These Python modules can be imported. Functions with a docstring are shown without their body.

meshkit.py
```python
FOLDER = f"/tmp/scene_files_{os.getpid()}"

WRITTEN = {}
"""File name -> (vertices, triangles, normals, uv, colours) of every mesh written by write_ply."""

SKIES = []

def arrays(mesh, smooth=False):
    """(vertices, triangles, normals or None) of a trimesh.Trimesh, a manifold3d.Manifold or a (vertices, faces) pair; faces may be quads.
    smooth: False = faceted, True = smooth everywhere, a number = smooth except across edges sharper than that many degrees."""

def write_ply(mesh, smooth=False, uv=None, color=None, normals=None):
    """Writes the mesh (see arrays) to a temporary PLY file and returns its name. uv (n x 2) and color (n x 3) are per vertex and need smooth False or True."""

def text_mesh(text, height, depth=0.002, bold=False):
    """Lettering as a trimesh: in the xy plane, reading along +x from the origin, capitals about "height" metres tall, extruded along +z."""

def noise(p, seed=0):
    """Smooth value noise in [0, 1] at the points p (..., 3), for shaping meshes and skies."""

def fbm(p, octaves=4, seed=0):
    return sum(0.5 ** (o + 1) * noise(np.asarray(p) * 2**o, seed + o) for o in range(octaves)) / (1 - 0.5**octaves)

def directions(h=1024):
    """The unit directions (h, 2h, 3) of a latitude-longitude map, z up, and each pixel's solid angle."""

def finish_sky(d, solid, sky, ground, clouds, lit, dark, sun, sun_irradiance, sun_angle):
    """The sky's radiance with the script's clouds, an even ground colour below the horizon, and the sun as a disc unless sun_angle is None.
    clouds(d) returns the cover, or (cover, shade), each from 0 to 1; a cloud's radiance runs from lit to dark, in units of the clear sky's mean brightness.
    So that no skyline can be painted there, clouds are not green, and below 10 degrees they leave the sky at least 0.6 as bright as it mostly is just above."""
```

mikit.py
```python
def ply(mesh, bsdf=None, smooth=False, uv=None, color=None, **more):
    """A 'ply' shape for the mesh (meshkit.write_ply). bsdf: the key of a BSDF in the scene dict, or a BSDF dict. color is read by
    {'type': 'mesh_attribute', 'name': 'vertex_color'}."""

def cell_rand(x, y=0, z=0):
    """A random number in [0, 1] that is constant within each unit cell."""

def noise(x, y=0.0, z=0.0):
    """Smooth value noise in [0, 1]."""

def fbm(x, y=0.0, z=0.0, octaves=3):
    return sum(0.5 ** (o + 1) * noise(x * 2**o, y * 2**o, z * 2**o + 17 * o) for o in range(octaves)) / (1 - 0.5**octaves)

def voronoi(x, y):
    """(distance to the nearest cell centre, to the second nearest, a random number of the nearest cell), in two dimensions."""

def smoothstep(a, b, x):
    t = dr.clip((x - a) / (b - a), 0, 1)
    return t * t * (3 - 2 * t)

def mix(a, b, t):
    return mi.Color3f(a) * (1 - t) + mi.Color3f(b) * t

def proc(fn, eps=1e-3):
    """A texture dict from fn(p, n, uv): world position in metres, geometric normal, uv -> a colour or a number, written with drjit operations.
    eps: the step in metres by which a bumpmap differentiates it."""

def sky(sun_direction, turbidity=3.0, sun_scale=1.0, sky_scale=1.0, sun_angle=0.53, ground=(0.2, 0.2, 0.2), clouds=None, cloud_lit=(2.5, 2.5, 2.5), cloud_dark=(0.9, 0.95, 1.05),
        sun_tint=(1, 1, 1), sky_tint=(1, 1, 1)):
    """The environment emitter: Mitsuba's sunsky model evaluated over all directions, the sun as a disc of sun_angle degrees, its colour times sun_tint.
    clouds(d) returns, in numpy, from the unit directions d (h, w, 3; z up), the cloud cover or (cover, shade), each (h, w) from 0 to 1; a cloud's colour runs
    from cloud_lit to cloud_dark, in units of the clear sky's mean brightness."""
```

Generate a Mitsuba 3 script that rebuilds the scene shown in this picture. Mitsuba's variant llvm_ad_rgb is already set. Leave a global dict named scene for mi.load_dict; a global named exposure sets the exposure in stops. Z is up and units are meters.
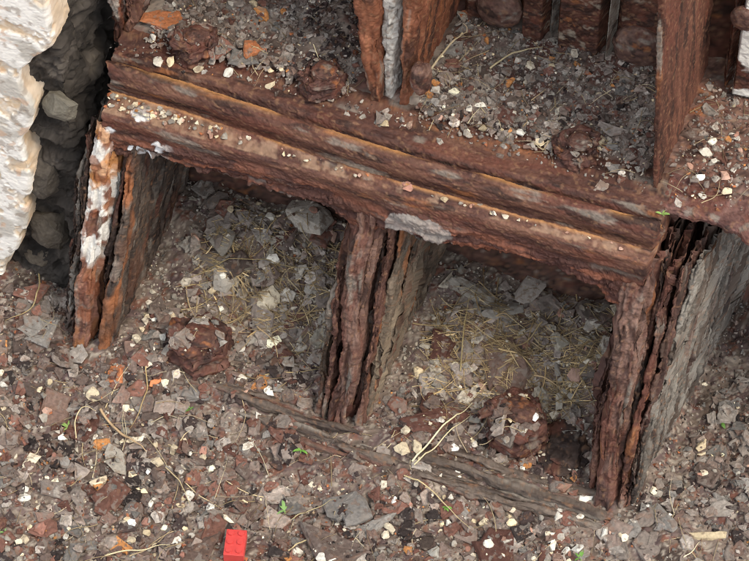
import math
import numpy as np, trimesh
import mitsuba as mi, drjit as dr
import mikit, meshkit
from scipy.spatial import ConvexHull

T = mi.ScalarTransform4f
scene, labels = {}, {}
rng = np.random.default_rng(7)

# ------------------------------------------------------------------ camera, sky, exposure
PSI, TH = math.radians(20.0), math.radians(51.0)
F = 2600.0                       # focal length in pixels of a 749 x 561 picture
fh = np.array([-math.sin(PSI), math.cos(PSI), 0.0])
RT = np.array([math.cos(PSI), math.sin(PSI), 0.0])
ZZ = np.array([0, 0, 1.0])
FW = fh * math.cos(TH) - ZZ * math.sin(TH)
UP = fh * math.sin(TH) + ZZ * math.cos(TH)
def ray(px, py):
    d = FW + RT * (px - 374.5) / F - UP * (py - 280.5) / F
    return d / np.linalg.norm(d)
CAM = -ray(340, 430) * (F * 0.0008) / np.dot(ray(340, 430), FW)     # the foot of the middle rib is the origin
def atz(px, py, z=0.0):
    d = ray(px, py)
    return CAM + d * (z - CAM[2]) / d[2]
def aty(px, py, y=0.0):
    d = ray(px, py)
    return CAM + d * (y - CAM[1]) / d[1]

scene['camera'] = {'type': 'perspective', 'fov': math.degrees(2 * math.atan(374.5 / F)), 'fov_axis': 'x',
                   'near_clip': 0.05, 'far_clip': 400.0,
                   'to_world': T().look_at(origin=CAM.tolist(), target=(CAM + FW).tolist(), up=[0, 0, 1])}
SUN = RT * 0.45 - fh * 0.38 + ZZ * 0.85
scene['sky'] = mikit.sky(SUN.tolist(), turbidity=3, sun_scale=0.40, sun_angle=24, clouds=lambda d: 1.0,
                         cloud_lit=(2.40, 2.5, 2.64), sun_tint=(0.95, 1.0, 1.06))
exposure = 2.52

# ------------------------------------------------------------------ helpers
def lin(h):
    c = np.array([int(h[i:i + 2], 16) for i in (1, 3, 5)]) / 255.0
    return np.where(c < 0.04045, c / 12.92, ((c + 0.055) / 1.055) ** 2.4)
def pal(t, stops):
    """Colour ramp: stops = [(position, '#rrggbb'), ...]."""
    x = [s[0] for s in stops]
    c = np.array([lin(s[1]) for s in stops])
    return np.stack([np.interp(t, x, c[:, k]) for k in range(3)], -1)
def sm(a, b, x):
    t = np.clip((x - a) / (b - a), 0, 1)
    return t * t * (3 - 2 * t)
def N(P, f, seed=0):
    return meshkit.noise(np.asarray(P) * f, seed)
def FB(P, f, o=4, seed=0):
    return meshkit.fbm(np.asarray(P) * np.asarray(f), o, seed)
def blend(c, d, m):
    return c * (1 - m[..., None]) + np.asarray(d) * m[..., None]
def grain(col, P, seed, amt=0.5, f=700):
    g = N(P, f, seed) * 0.6 + N(P, f * 2.3, seed + 1) * 0.4
    return np.clip(col * (1 + amt * (g[..., None] - 0.5) * 2), 0.004, 0.9)

def bumped(base, f, depth, eps=2.5e-4):
    fn = lambda p, n, uv: mikit.fbm(p.x * f, p.y * f, p.z * f, 3)
    return {'type': 'bumpmap', 'tex': mikit.proc(fn, eps), 'scale': depth, 'b': base}
def B(key, rough=0.85, spec=0.25, colour=None, f=0, depth=0):
    b = {'type': 'principled', 'base_color': colour or {'type': 'mesh_attribute', 'name': 'vertex_color'}, 'roughness': rough, 'specular': spec}
    scene[key] = {'type': 'twosided', 'b': bumped(b, f, depth) if f else b}
def packed(uv):
    """The colour of a whole loose piece, carried by its uv: red and green in u, blue in v."""
    r = dr.floor(uv.x)
    return mi.Color3f(r / 1000.0, (uv.x - r - 0.01) / 0.98, uv.y)
def litter_fn(p, n, uv):
    c = packed(uv)
    c = c * (0.55 + 0.9 * mikit.fbm(p.x * 520, p.y * 520, p.z * 520, 3))
    c = mikit.mix(c, mi.Color3f(0.19, 0.165, 0.145), 0.6 * mikit.smoothstep(0.56, 0.66, mikit.fbm(p.x * 260 + 7, p.y * 260, p.z * 260, 3)))
    return mikit.mix(c, mi.Color3f(0.17, 0.09, 0.055), 0.35 * mikit.smoothstep(0.60, 0.68, mikit.fbm(p.x * 210 + 31, p.y * 210, p.z * 210, 3)))
def chip_fn(p, n, uv):
    c = packed(uv) * (0.68 + 0.55 * mikit.fbm(p.x * 600, p.y * 600, p.z * 600, 3))
    return mikit.mix(c, mi.Color3f(0.20, 0.15, 0.11), 0.65 * mikit.smoothstep(0.58, 0.66, mikit.fbm(p.x * 330 + 3, p.y * 330, p.z * 330, 3)))
B('iron_mat', 0.72, 0.35, f=800, depth=0.0009)
B('stone_mat', 0.9, 0.2, f=600, depth=0.0008)
B('earth_mat', 0.95, 0.15)
B('litter_mat', 0.85, 0.22, mikit.proc(litter_fn))
B('chip_mat', 0.85, 0.2, mikit.proc(chip_fn))
B('straw_mat', 0.6, 0.35)
B('plastic_mat', 0.28, 0.5)
scene['leaf_mat'] = {'type': 'twosided', 'b': {'type': 'principled', 'base_color': {'type': 'rgb', 'value': lin('#6fae3e').tolist()}, 'roughness': 0.5}}

names = {}
def key_of(base):
    n = names.get(base, -1) + 1
    names[base] = n
    return base if n == 0 else f'{base}_{n:03d}'
def put(base, mesh, col, mat, label=None, cat=None, group=None, kind=None, smooth=False):
    k = key_of(base)
    col = np.clip(col, 0.003, 0.95)
    if mat in ('litter_mat', 'chip_mat'):
        scene[k] = mikit.ply(mesh, mat, uv=np.stack([np.floor(col[:, 0] * 1000) + 0.01 + 0.98 * col[:, 1], col[:, 2]], 1))
    else:
        scene[k] = mikit.ply(mesh, mat, smooth=smooth, color=col)
    tag(k, label, cat, group, kind)
    return k
def tag(k, label=None, cat=None, group=None, kind=None):
    d = {}
    if label: d['label'] = label
    if cat: d['category'] = cat
    if group: d['group'] = group
    if kind: d['kind'] = kind
    if d: labels[k] = d
def gridf(a, b, wrap=False):
    """Quads of an a x b vertex grid (row major), wrapped round in b if asked."""
    i, j = np.meshgrid(np.arange(a - 1), np.arange(b if wrap else b - 1), indexing='ij')
    i, j = i.ravel(), j.ravel()
    j2 = (j + 1) % b
    return np.stack([i * b + j, i * b + j2, (i + 1) * b + j2, (i + 1) * b + j], 1)
def tri(q):
    return np.vstack([q[:, [0, 1, 2]], q[:, [0, 2, 3]]])
def normals(v, f):
    n = np.zeros_like(v)
    c = np.cross(v[f[:, 1]] - v[f[:, 0]], v[f[:, 2]] - v[f[:, 0]])
    for k in range(3):
        np.add.at(n, f[:, k], c)
    return n / np.maximum(np.linalg.norm(n, axis=1, keepdims=True), 1e-12)

# ------------------------------------------------------------------ colours of rusted iron (stains, crusts and dust with their own outlines)
def rust(P, seed, st=(1, 1, 1), stops=None, orange=0.25, dust=0.3, red=0.3, dark=0.3, dustc='#8d857c'):
    st = np.array(st, float)
    Q = np.asarray(P) * st
    stops = stops or [(0.2, '#33241f'), (0.42, '#4f3a34'), (0.6, '#664a41'), (0.8, '#7a5f52')]
    c = pal(FB(Q, 60, 5, seed) * 0.55 + FB(Q, 260, 3, seed + 9) * 0.45, stops)
    c = blend(c, lin('#673c30'), sm(0.62 - red * 0.25, 0.72 - red * 0.2, FB(Q, 75, 5, seed + 20)) * 0.6)
    c = blend(c, lin('#2a1e1c'), sm(0.66 - dark * 0.25, 0.74 - dark * 0.22, FB(Q, 120, 4, seed + 30)) * 0.7)
    c = blend(c, lin('#9c643f'), sm(0.70 - orange * 0.25, 0.80 - orange * 0.22, FB(Q, 95, 5, seed + 40)) * 0.7)
    c = blend(c, lin(dustc), sm(0.68 - dust * 0.25, 0.80 - dust * 0.22, FB(Q, 110, 5, seed + 50)) * 0.7)
    c = blend(c, lin('#8c6a52'), sm(.60, .70, FB(np.asarray(P), 330, 3, seed + 55)) * 0.5)
    return grain(c, P, seed + 60, 0.55) * 0.80

# ------------------------------------------------------------------ drop fields: heights on which loose things come to rest
GX0, GX1, GY0, GY1, RES = -0.46, 0.50, -0.30, 0.42, 0.001
NX, NY = int(round((GX1 - GX0) / RES)), int(round((GY1 - GY0) / RES))
gx = GX0 + (np.arange(NX) + 0.5) * RES
gy = GY0 + (np.arange(NY) + 0.5) * RES
XX, YY = np.meshgrid(gx, gy, indexing='ij')

def ground_h(x, y):
    P = np.stack([x, y, x * 0 + 0.3], -1)
    h = (FB(P, 14, 4, 1) - 0.5) * 0.022 + (FB(P, 70, 4, 2) - 0.5) * 0.010 + (FB(P, 320, 3, 3) - 0.5) * 0.004
    inbay = sm(-0.235, -0.205, x) * (1 - sm(0.235, 0.262, x))
    heap = sm(0.02, 0.17, y) * (0.040 + 0.035 * (FB(P, 18, 3, 4) - 0.5))
    h = h + heap * inbay + 0.006 * inbay * sm(-0.02, 0.0, y)
    right = sm(0.26, 0.36, x)
    h = h + right * 0.03 * sm(-0.02, 0.2, y) * FB(P, 20, 3, 5) * 2
    h = h - 0.010 * sm(-0.015, -0.06, y)
    return h
def deck_h(x, y):
    P = np.stack([x, y, x * 0 + 1.3], -1)
    m = sm(0.10, 0.135, y)
    hump = np.exp(-((x + .068) / .022) ** 2 - ((y - .170) / .045) ** 2) * (.6 + .9 * FB(P, 90, 4, 13))
    return 0.012 * hump + 0.2545 + m * (0.003 + (FB(P, 25, 4, 11) - 0.3) * 0.010) + (FB(P, 180, 3, 12) - 0.5) * 0.003 * m + 0.004 * sm(0.16, 0.225, y)
class Field:
    def __init__(self, h): self.h = h.copy()
    def z(self, x, y):
        i = np.clip(((np.asarray(x) - GX0) / RES).astype(int), 0, NX - 1)
        j = np.clip(((np.asarray(y) - GY0) / RES).astype(int), 0, NY - 1)
        return self.h[i, j]
    def rest(self, x, y, r, th, loose=0.25, tilt=0.5):
        """Where a plate of radius r, dropped at x, y, comes to lie: (height of its middle, normal); raises the field."""
        i, j, k = int((x - GX0) / RES), int((y - GY0) / RES), max(1, int(r / RES))
        if i < k or j < k or i >= NX - k or j >= NY - k: return None
        W = self.h[i - k:i + k + 1, j - k:j + k + 1]
        a = np.arange(-k, k + 1) * RES
        A, Bq = np.meshgrid(a, a, indexing='ij')
        m = A * A + Bq * Bq <= (k * RES) ** 2 * 1.02
        w = W[m]; aa, bb = A[m], Bq[m]
        z0 = w.mean()
        den = (aa * aa).sum() + 1e-12
        sx, sy = (aa * (w - z0)).sum() / den, (bb * (w - z0)).sum() / den
        sx, sy = np.clip(sx, -tilt, tilt) + rng.normal(0, 0.10), np.clip(sy, -tilt, tilt) + rng.normal(0, 0.10)
        res = w - (z0 + sx * aa + sy * bb)
        up = np.quantile(res, 1 - loose)
        z = z0 + up
        core = m & (A * A + Bq * Bq <= (k * RES * 0.8) ** 2)
        W[core] = np.maximum(W[core], (z + sx * A + sy * Bq)[core] + th)
        n = np.array([-sx, -sy, 1.0])
        return z, n / np.linalg.norm(n)
low = Field(ground_h(XX, YY))
top = Field(deck_h(XX, YY))

# ------------------------------------------------------------------ the ground: one sheet, fine in view, coarse out to the horizon
def axis(a, b, step, far):
    core = np.arange(a, b + 1e-9, step)
    out = []
    s, x = step, 0.0
    while x < far:
        s *= 1.25; x += s; out.append(x)
    out = np.array(out)
    return np.concatenate([a - out[::-1], core, b + out])
ax, ay = axis(-0.36, 0.44, 0.0014, 60), axis(-0.26, 0.20, 0.0014, 60)
X, Y = np.meshgrid(ax, ay, indexing='ij')
P = np.stack([X, Y, 0 * X], -1)
Zg = ground_h(X, Y)
v = np.stack([X, Y, Zg], -1).reshape(-1, 3)
Pv = v
c = pal(FB(Pv, 40, 5, 101), [(0.25, '#443a36'), (0.45, '#61554d'), (0.6, '#776a61'), (0.8, '#8b8076')])
c = blend(c, lin('#5b4a4c'), sm(0.5, 0.6, FB(Pv, 120, 4, 102)) * 0.6)
c = blend(c, lin('#6d4334'), sm(0.58, 0.66, FB(Pv, 150, 4, 103)) * 0.6)
c = blend(c, lin('#9a9186'), sm(0.62, 0.72, N(Pv, 420, 104)) * 0.7)
c = grain(c, Pv, 105, 0.6)
put('ground', (v, gridf(len(ax), len(ay))), c, 'earth_mat', 'dark gritty ground of earth and rust crumbs', kind='structure', smooth=True)

# ------------------------------------------------------------------ rusted iron base
IB = 'iron_base'
tag(IB, 'heavily rusted iron base with laminated ribs, moulded ledge and corroded bolts', 'iron base')
RIBX = (-0.207, 0.002, 0.222)

# the moulded edge: a profile carried along x
prof = np.array([(0.215, 0.2540), (0.150, 0.2545), (0.105, 0.2550), (0.0905, 0.2550), (0.0878, 0.2525), (0.0862, 0.2485), (0.0847, 0.2480), (0.0828, 0.2530), (0.0800, 0.2570), (0.0765, 0.2580),
                 (0.0735, 0.2562), (0.0712, 0.2515), (0.0700, 0.2455), (0.0715, 0.2400), (0.0718, 0.2360), (0.0695, 0.2342), (0.0680, 0.2385), (0.0658, 0.2402), (0.0640, 0.2388), (0.0625, 0.2368),
                 (0.0595, 0.2360), (0.0568, 0.2348), (0.0560, 0.2310), (0.0562, 0.2220), (0.0558, 0.2100), (0.0575, 0.2010), (0.0615, 0.1965), (0.0750, 0.1955), (0.12, 0.1955), (0.19, 0.1955)])
seg = np.r_[0, np.cumsum(np.linalg.norm(np.diff(prof, axis=0), axis=1))]
u = np.r_[np.linspace(0, seg[2], 30)[:-1], np.arange(seg[2], seg[25], 0.0007), np.linspace(seg[25], seg[-1], 25)]
py_, pz_ = np.interp(u, seg, prof[:, 0]), np.interp(u, seg, prof[:, 1])
for _ in range(1):
    py_[1:-1] = py_[:-2] * .25 + py_[1:-1] * .5 + py_[2:] * .25
    pz_[1:-1] = pz_[:-2] * .25 + pz_[1:-1] * .5 + pz_[2:] * .25
xs = np.r_[np.arange(-0.226, 0.2185, 0.0009), np.full(9, 0.2190)]
nx, nu = len(xs), len(u)
Xm = np.repeat(xs[:, None], nu, 1)
Ym = np.repeat(py_[None], nx, 0).copy()
Zm = np.repeat(pz_[None], nx, 0).copy()
Um = np.repeat(u[None], nx, 0)
# the right end is closed by drawing the last rings in to a point
for q_, k_ in enumerate(range(nx - 8, nx)):
    w_ = 1 - ((q_ + 1) / 8)
    Ym[k_] = 0.10 + (py_ - 0.10) * w_; Zm[k_] = 0.225 + (pz_ - 0.225) * w_; Xm[k_] = 0.2190 + 0.003 * math.sqrt(1 - w_)
# the left end is broken off at a slant
Xm += sm(-0.180, -0.226, Xm) * (0.003 + 0.011 * sm(0.088, 0.060, Ym) + (FB(np.stack([0 * Xm, Ym, Zm], -1), 130, 3, 199) - .5) * .008)
# the tread is wider at the left end; the underside is eaten away unevenly and swells where it runs into the ribs
wide = sm(0.05, -0.20, Xm) * 0.012
Ym += wide * sm(seg[20], seg[18], Um)
line = np.stack([xs, 0 * xs, 0 * xs], -1)
drop = (FB(line, 45, 4, 201) - 0.5) * 0.012 + (FB(line, 260, 3, 202) - 0.5) * 0.005
for rx, wl, wr, am in ((RIBX[0], 0.014, 0.016, 0.008), (RIBX[1] - 0.001, 0.020, 0.013, 0.024), (RIBX[2] - 0.010, 0.022, 0.02, 0.030)):
    d = xs - rx
    drop -= am * np.exp(-np.where(d < 0, (d / wl) ** 2, (d / wr) ** 2))
face = sm(seg[21], seg[24], Um)
Zm += drop[:, None] * face * np.r_[np.ones(nx - 8), 1 - (np.arange(8) + 1) / 8][:, None]
lump = np.exp(-((xs - 0.045) / 0.026) ** 2)[:, None] * sm(seg[22], seg[24], Um) * sm(seg[26], seg[25], Um)
Ym -= lump * 0.007
v = np.stack([Xm, Ym, Zm], -1).reshape(-1, 3)
f = tri(gridf(nx, nu))
nrm = normals(v, f)
if nrm[nu // 2 + nu * 100][1] > 0: f = f[:, ::-1]; nrm = -nrm
S = np.array([0.35, 1, 1])
facef = face.reshape(-1)
d = (FB(v * S, 90, 4, 203) - 0.5) * (0.0022 + .003 * facef) + (FB(v, 330, 4, 204) - 0.5) * (0.0018 + 0.0034 * facef)
pit = sm(0.60, 0.66, FB(v * S, 75, 4, 205)) * (0.0006 + 0.0022 * facef)
q_ = FB(v * np.array([.22, 1, 1]), 120, 4, 215) * 7
d = d + facef * ((np.floor(q_) + sm(.75, 1, q_ - np.floor(q_))) / 7 - .5) * 0.010
v2 = v + nrm * (d - pit)[:, None]
c = rust(v, 210, (0.30, 1, 1), orange=0.18, dust=0.28, red=0.22, dark=0.40,
         stops=[(0.25, '#362525'), (0.45, '#593b33'), (0.6, '#745244'), (0.8, '#8c6a58')])
uu = Um.reshape(-1)
crest = np.exp(-((uu - seg[8]) / 0.0036) ** 2) + 0.8 * np.exp(-((uu - seg[17]) / 0.0020) ** 2)
c = blend(c, lin('#b08052'), np.clip(crest, 0, 1) * sm(0.40, 0.58, FB(v * S, 90, 4, 206)) * 0.85)       # bare orange rust along the worn beads
tread = sm(seg[17], seg[18], uu) * sm(seg[20] + 0.001, seg[20], uu)
c = blend(c, lin('#a58a74'), tread * sm(0.50, 0.62, FB(v, 90, 4, 207)) * 0.5)
c = blend(c, lin('#412723'), facef * sm(0.32, 0.46, FB(v * S, 60, 4, 208)) * 0.8)
c = blend(c, lin('#7d4e3c'), facef * sm(0.52, 0.60, FB(v * np.array([.25, 1, 1]), 130, 4, 214)) * 0.8)
flake = sm(0.58, 0.64, FB(v * np.array([.5, 1, 1]), 55, 4, 209)) * facef
c = blend(c, lin('#85807b'), flake * sm(.05, -.1, v[:, 0]) * 0.7)
paint = sm(-0.150, -0.175, v[:, 0]) * sm(0.60, 0.62, FB(v, 60, 3, 211)) * sm(seg[18], seg[20], uu)     # remains of white paint at the left end
c = blend(c, lin('#d9dadb'), paint)
lumpf = (lump.reshape(-1) > 0.35) * sm(0.36, 0.5, FB(v, 90, 3, 212))
c = blend(c, lin('#8f8a86'), lumpf * 0.75)
c = grain(c, v, 213, 0.3)
put(IB + '__moulding', (v2, f), c, 'iron_mat', smooth=True)

# the flat plate right of the moulding, broken at its front edge
def plate_edge(x0, x1, yf, name, seed, n=220):
    xs = np.linspace(x0, x1, n)
    pr = np.array([(0.30, 0.2545), (0.13, 0.2550), (0.0050, 0.2552), (0.0015, 0.2545), (0.0, 0.2520), (0.0004, 0.2490), (0.003, 0.2465), (0.02, 0.246), (0.2, 0.246)])
    sg = np.r_[0, np.cumsum(np.linalg.norm(np.diff(pr, axis=0), axis=1))]
    u = np.r_[np.linspace(0, sg[1], 12)[:-1], np.linspace(sg[1], sg[2], 120)[:-1], np.linspace(sg[2], sg[7], 60), np.linspace(sg[7], sg[8], 8)[1:]]
    Y, Z = np.interp(u, sg, pr[:, 0]), np.interp(u, sg, pr[:, 1])
    l = np.stack([xs, 0 * xs, 0 * xs], -1)
    e = yf(xs) + (FB(l, 60, 4, seed) - 0.5) * 0.012
    k = sm(sg[1], sg[2], u)
    V = np.stack([np.repeat(xs[:, None], len(u), 1), e[:, None] * k + yf(xs)[:, None] * (1 - k) + Y[None], np.repeat(Z[None], n, 0)], -1).reshape(-1, 3)
    f = tri(gridf(n, len(u)))
    nr = normals(V, f)
    if nr[12 + len(u) * 5][2] < 0: f = f[:, ::-1]; nr = -nr
    V2 = V + nr * ((FB(V, 70, 4, seed + 1) - 0.5) * 0.003 + (np.floor(FB(V, 60, 4, seed + 6) * 7) / 7 - .5) * .005 + (FB(V, 300, 3, seed + 2) - 0.5) * 0.0025)[:, None]
    c = rust(V, seed + 3, dust=0.3, red=0.25, orange=0.1, stops=[(0.25, '#3f2a29'), (0.45, '#5f423e'), (0.6, '#775650'), (0.8, '#88695f')])
    put(IB + '__' + name, (V2, f), c, 'iron_mat', smooth=True)
plate_edge(0.2148, 0.52, lambda x: 0.096 - 0.05 * (x - 0.2148), 'edge_plate', 230, 300)

# deck under the litter
ax2, ay2 = np.arange(-0.232, 0.50, 0.0016), np.arange(0.128, 0.42, 0.0016)
X, Y = np.meshgrid(ax2, ay2, indexing='ij')
Zd = deck_h(X, Y) - 0.006 * sm(0.134, 0.128, Y)
v = np.stack([X, Y, Zd], -1).reshape(-1, 3)
c = pal(FB(v, 50, 5, 241), [(0.25, '#4a403b'), (0.45, '#665a53'), (0.6, '#7b7068'), (0.8, '#8d847b')])
c = blend(c, lin('#5b3a33'), sm(0.52, 0.62, FB(v, 60, 4, 242)) * 0.7)
c = blend(c, rust(v, 244, dust=.4, stops=[(0.25, '#463330'), (0.45, '#6a4f47'), (0.6, '#80635a'), (0.8, '#94786d')]), sm(.205, .212, v[:, 0]) * .9)
c = grain(c, v, 243, 0.6)
put(IB + '__top_flange', (v, gridf(len(ax2), len(ay2))), c, 'earth_mat', 'upper deck of the base under grey grit', smooth=True)

# back plate behind the bays, in the shade of the ledge
def slab(x0, x1, z0, z1, y, th, seed, name, amp=0.004, label=None, colf=None, n=140, bulge=None):
    a, b = np.linspace(x0, x1, n), np.linspace(z0, z1, max(20, int(n * (z1 - z0) / (x1 - x0))))
    A, Bz = np.meshgrid(a, b, indexing='ij')
    ed = np.minimum(np.minimum(A - x0, x1 - A), np.minimum(Bz - z0, z1 - Bz))
    Yv = y - th * sm(0, 0.004, ed)
    V = np.stack([A, Yv, Bz], -1)
    V[..., 1] -= (FB(V, 60, 4, seed) - 0.5) * amp + (FB(V, 280, 3, seed + 1) - 0.5) * amp * 0.5
    if bulge: V[..., 1] -= bulge(A, Bz)
    V = V.reshape(-1, 3)
    c = rust(V, seed + 2) if colf is None else colf(V)
    f = gridf(len(a), len(b))
    return put(IB + '__' + name, (V, f), c, 'iron_mat', label, smooth=True)
slab(-0.20, 0.225, -0.01, 0.1953, 0.172, 0.006, 250, 'back_plate')

# base plate under the bays: its front edge has split into long thin leaves
def strip(x0, x1, y, z, w, th, seed, base, colf):
    n, m = max(30, int((x1 - x0) / 0.0012)), 22
    xs = np.linspace(x0, x1, n)
    a = np.linspace(0, 2 * np.pi, m, endpoint=False)
    l = np.stack([xs, 0 * xs + seed, 0 * xs], -1)
    end = sm(0, 0.02, xs - x0) * sm(0, 0.02, x1 - xs)
    ww = w * (0.35 + 0.65 * end) * (0.28 + 0.60 * FB(l, 40, 3, seed))
    oy = y + (FB(l, 20, 3, seed + 1) - 0.5) * 0.010
    oz = z + (FB(l, 25, 3, seed + 2) - 0.5) * 0.006
    ca, sa = np.sign(np.cos(a)) * np.abs(np.cos(a)) ** 0.7, np.sign(np.sin(a)) * np.abs(np.sin(a)) ** 0.6
    V = np.stack([np.repeat(xs[:, None], m, 1), oy[:, None] + ww[:, None] * ca[None], oz[:, None] + th * end[:, None] ** .5 * sa[None]], -1).reshape(-1, 3)
    f = tri(gridf(n, m, True))
    nr = normals(V, f)
    V2 = V + nr * ((FB(V * np.array([.10, 1, 1]), 380, 3, seed + 3) - 0.5) * 0.0050 + (FB(V, 160, 4, seed + 4) - .5) * .004)[:, None]
    put(base, (V2, f[:, ::-1]), colf(V), 'iron_mat', smooth=True)
put(IB + '__base_plate', *(lambda m: (m, np.tile(lin('#4a3a36'), (len(m.vertices), 1))))(trimesh.creation.box(bounds=[[-0.21, -0.004, -0.03], [0.235, 0.19, -0.004]])), 'iron_mat')
greyrust = [(0.25, '#3f3631'), (0.45, '#5f534b'), (0.6, '#766a61'), (0.8, '#8c8077')]
for i, (x0, x1, y, z, w, th) in enumerate(((-0.158, 0.02, -0.004, 0.006, 0.006, 0.0035), (-0.140, -0.01, 0.003, 0.006, 0.005, 0.003), (-0.09, 0.12, -0.012, 0.002, 0.006, 0.0035), (0.0, 0.20, -0.017, 0.003, 0.006, 0.0035),
                                           (0.06, 0.234, -0.009, 0.006, 0.008, 0.0045), (0.10, 0.232, -0.021, 0.001, 0.006, 0.004), (0.08, 0.236, 0.004, 0.006, 0.006, 0.0035), (-0.05, 0.06, -0.021, -0.001, 0.004, 0.002))):
    strip(x0, x1, y, z, w, th, 260 + 5 * i, IB + '__base_plate__rust_layer',
          lambda V: rust(V, 300, (.10, 1.8, 1.8), stops=greyrust, dust=0.4, red=0.2, orange=0.12, dark=.45))

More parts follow.
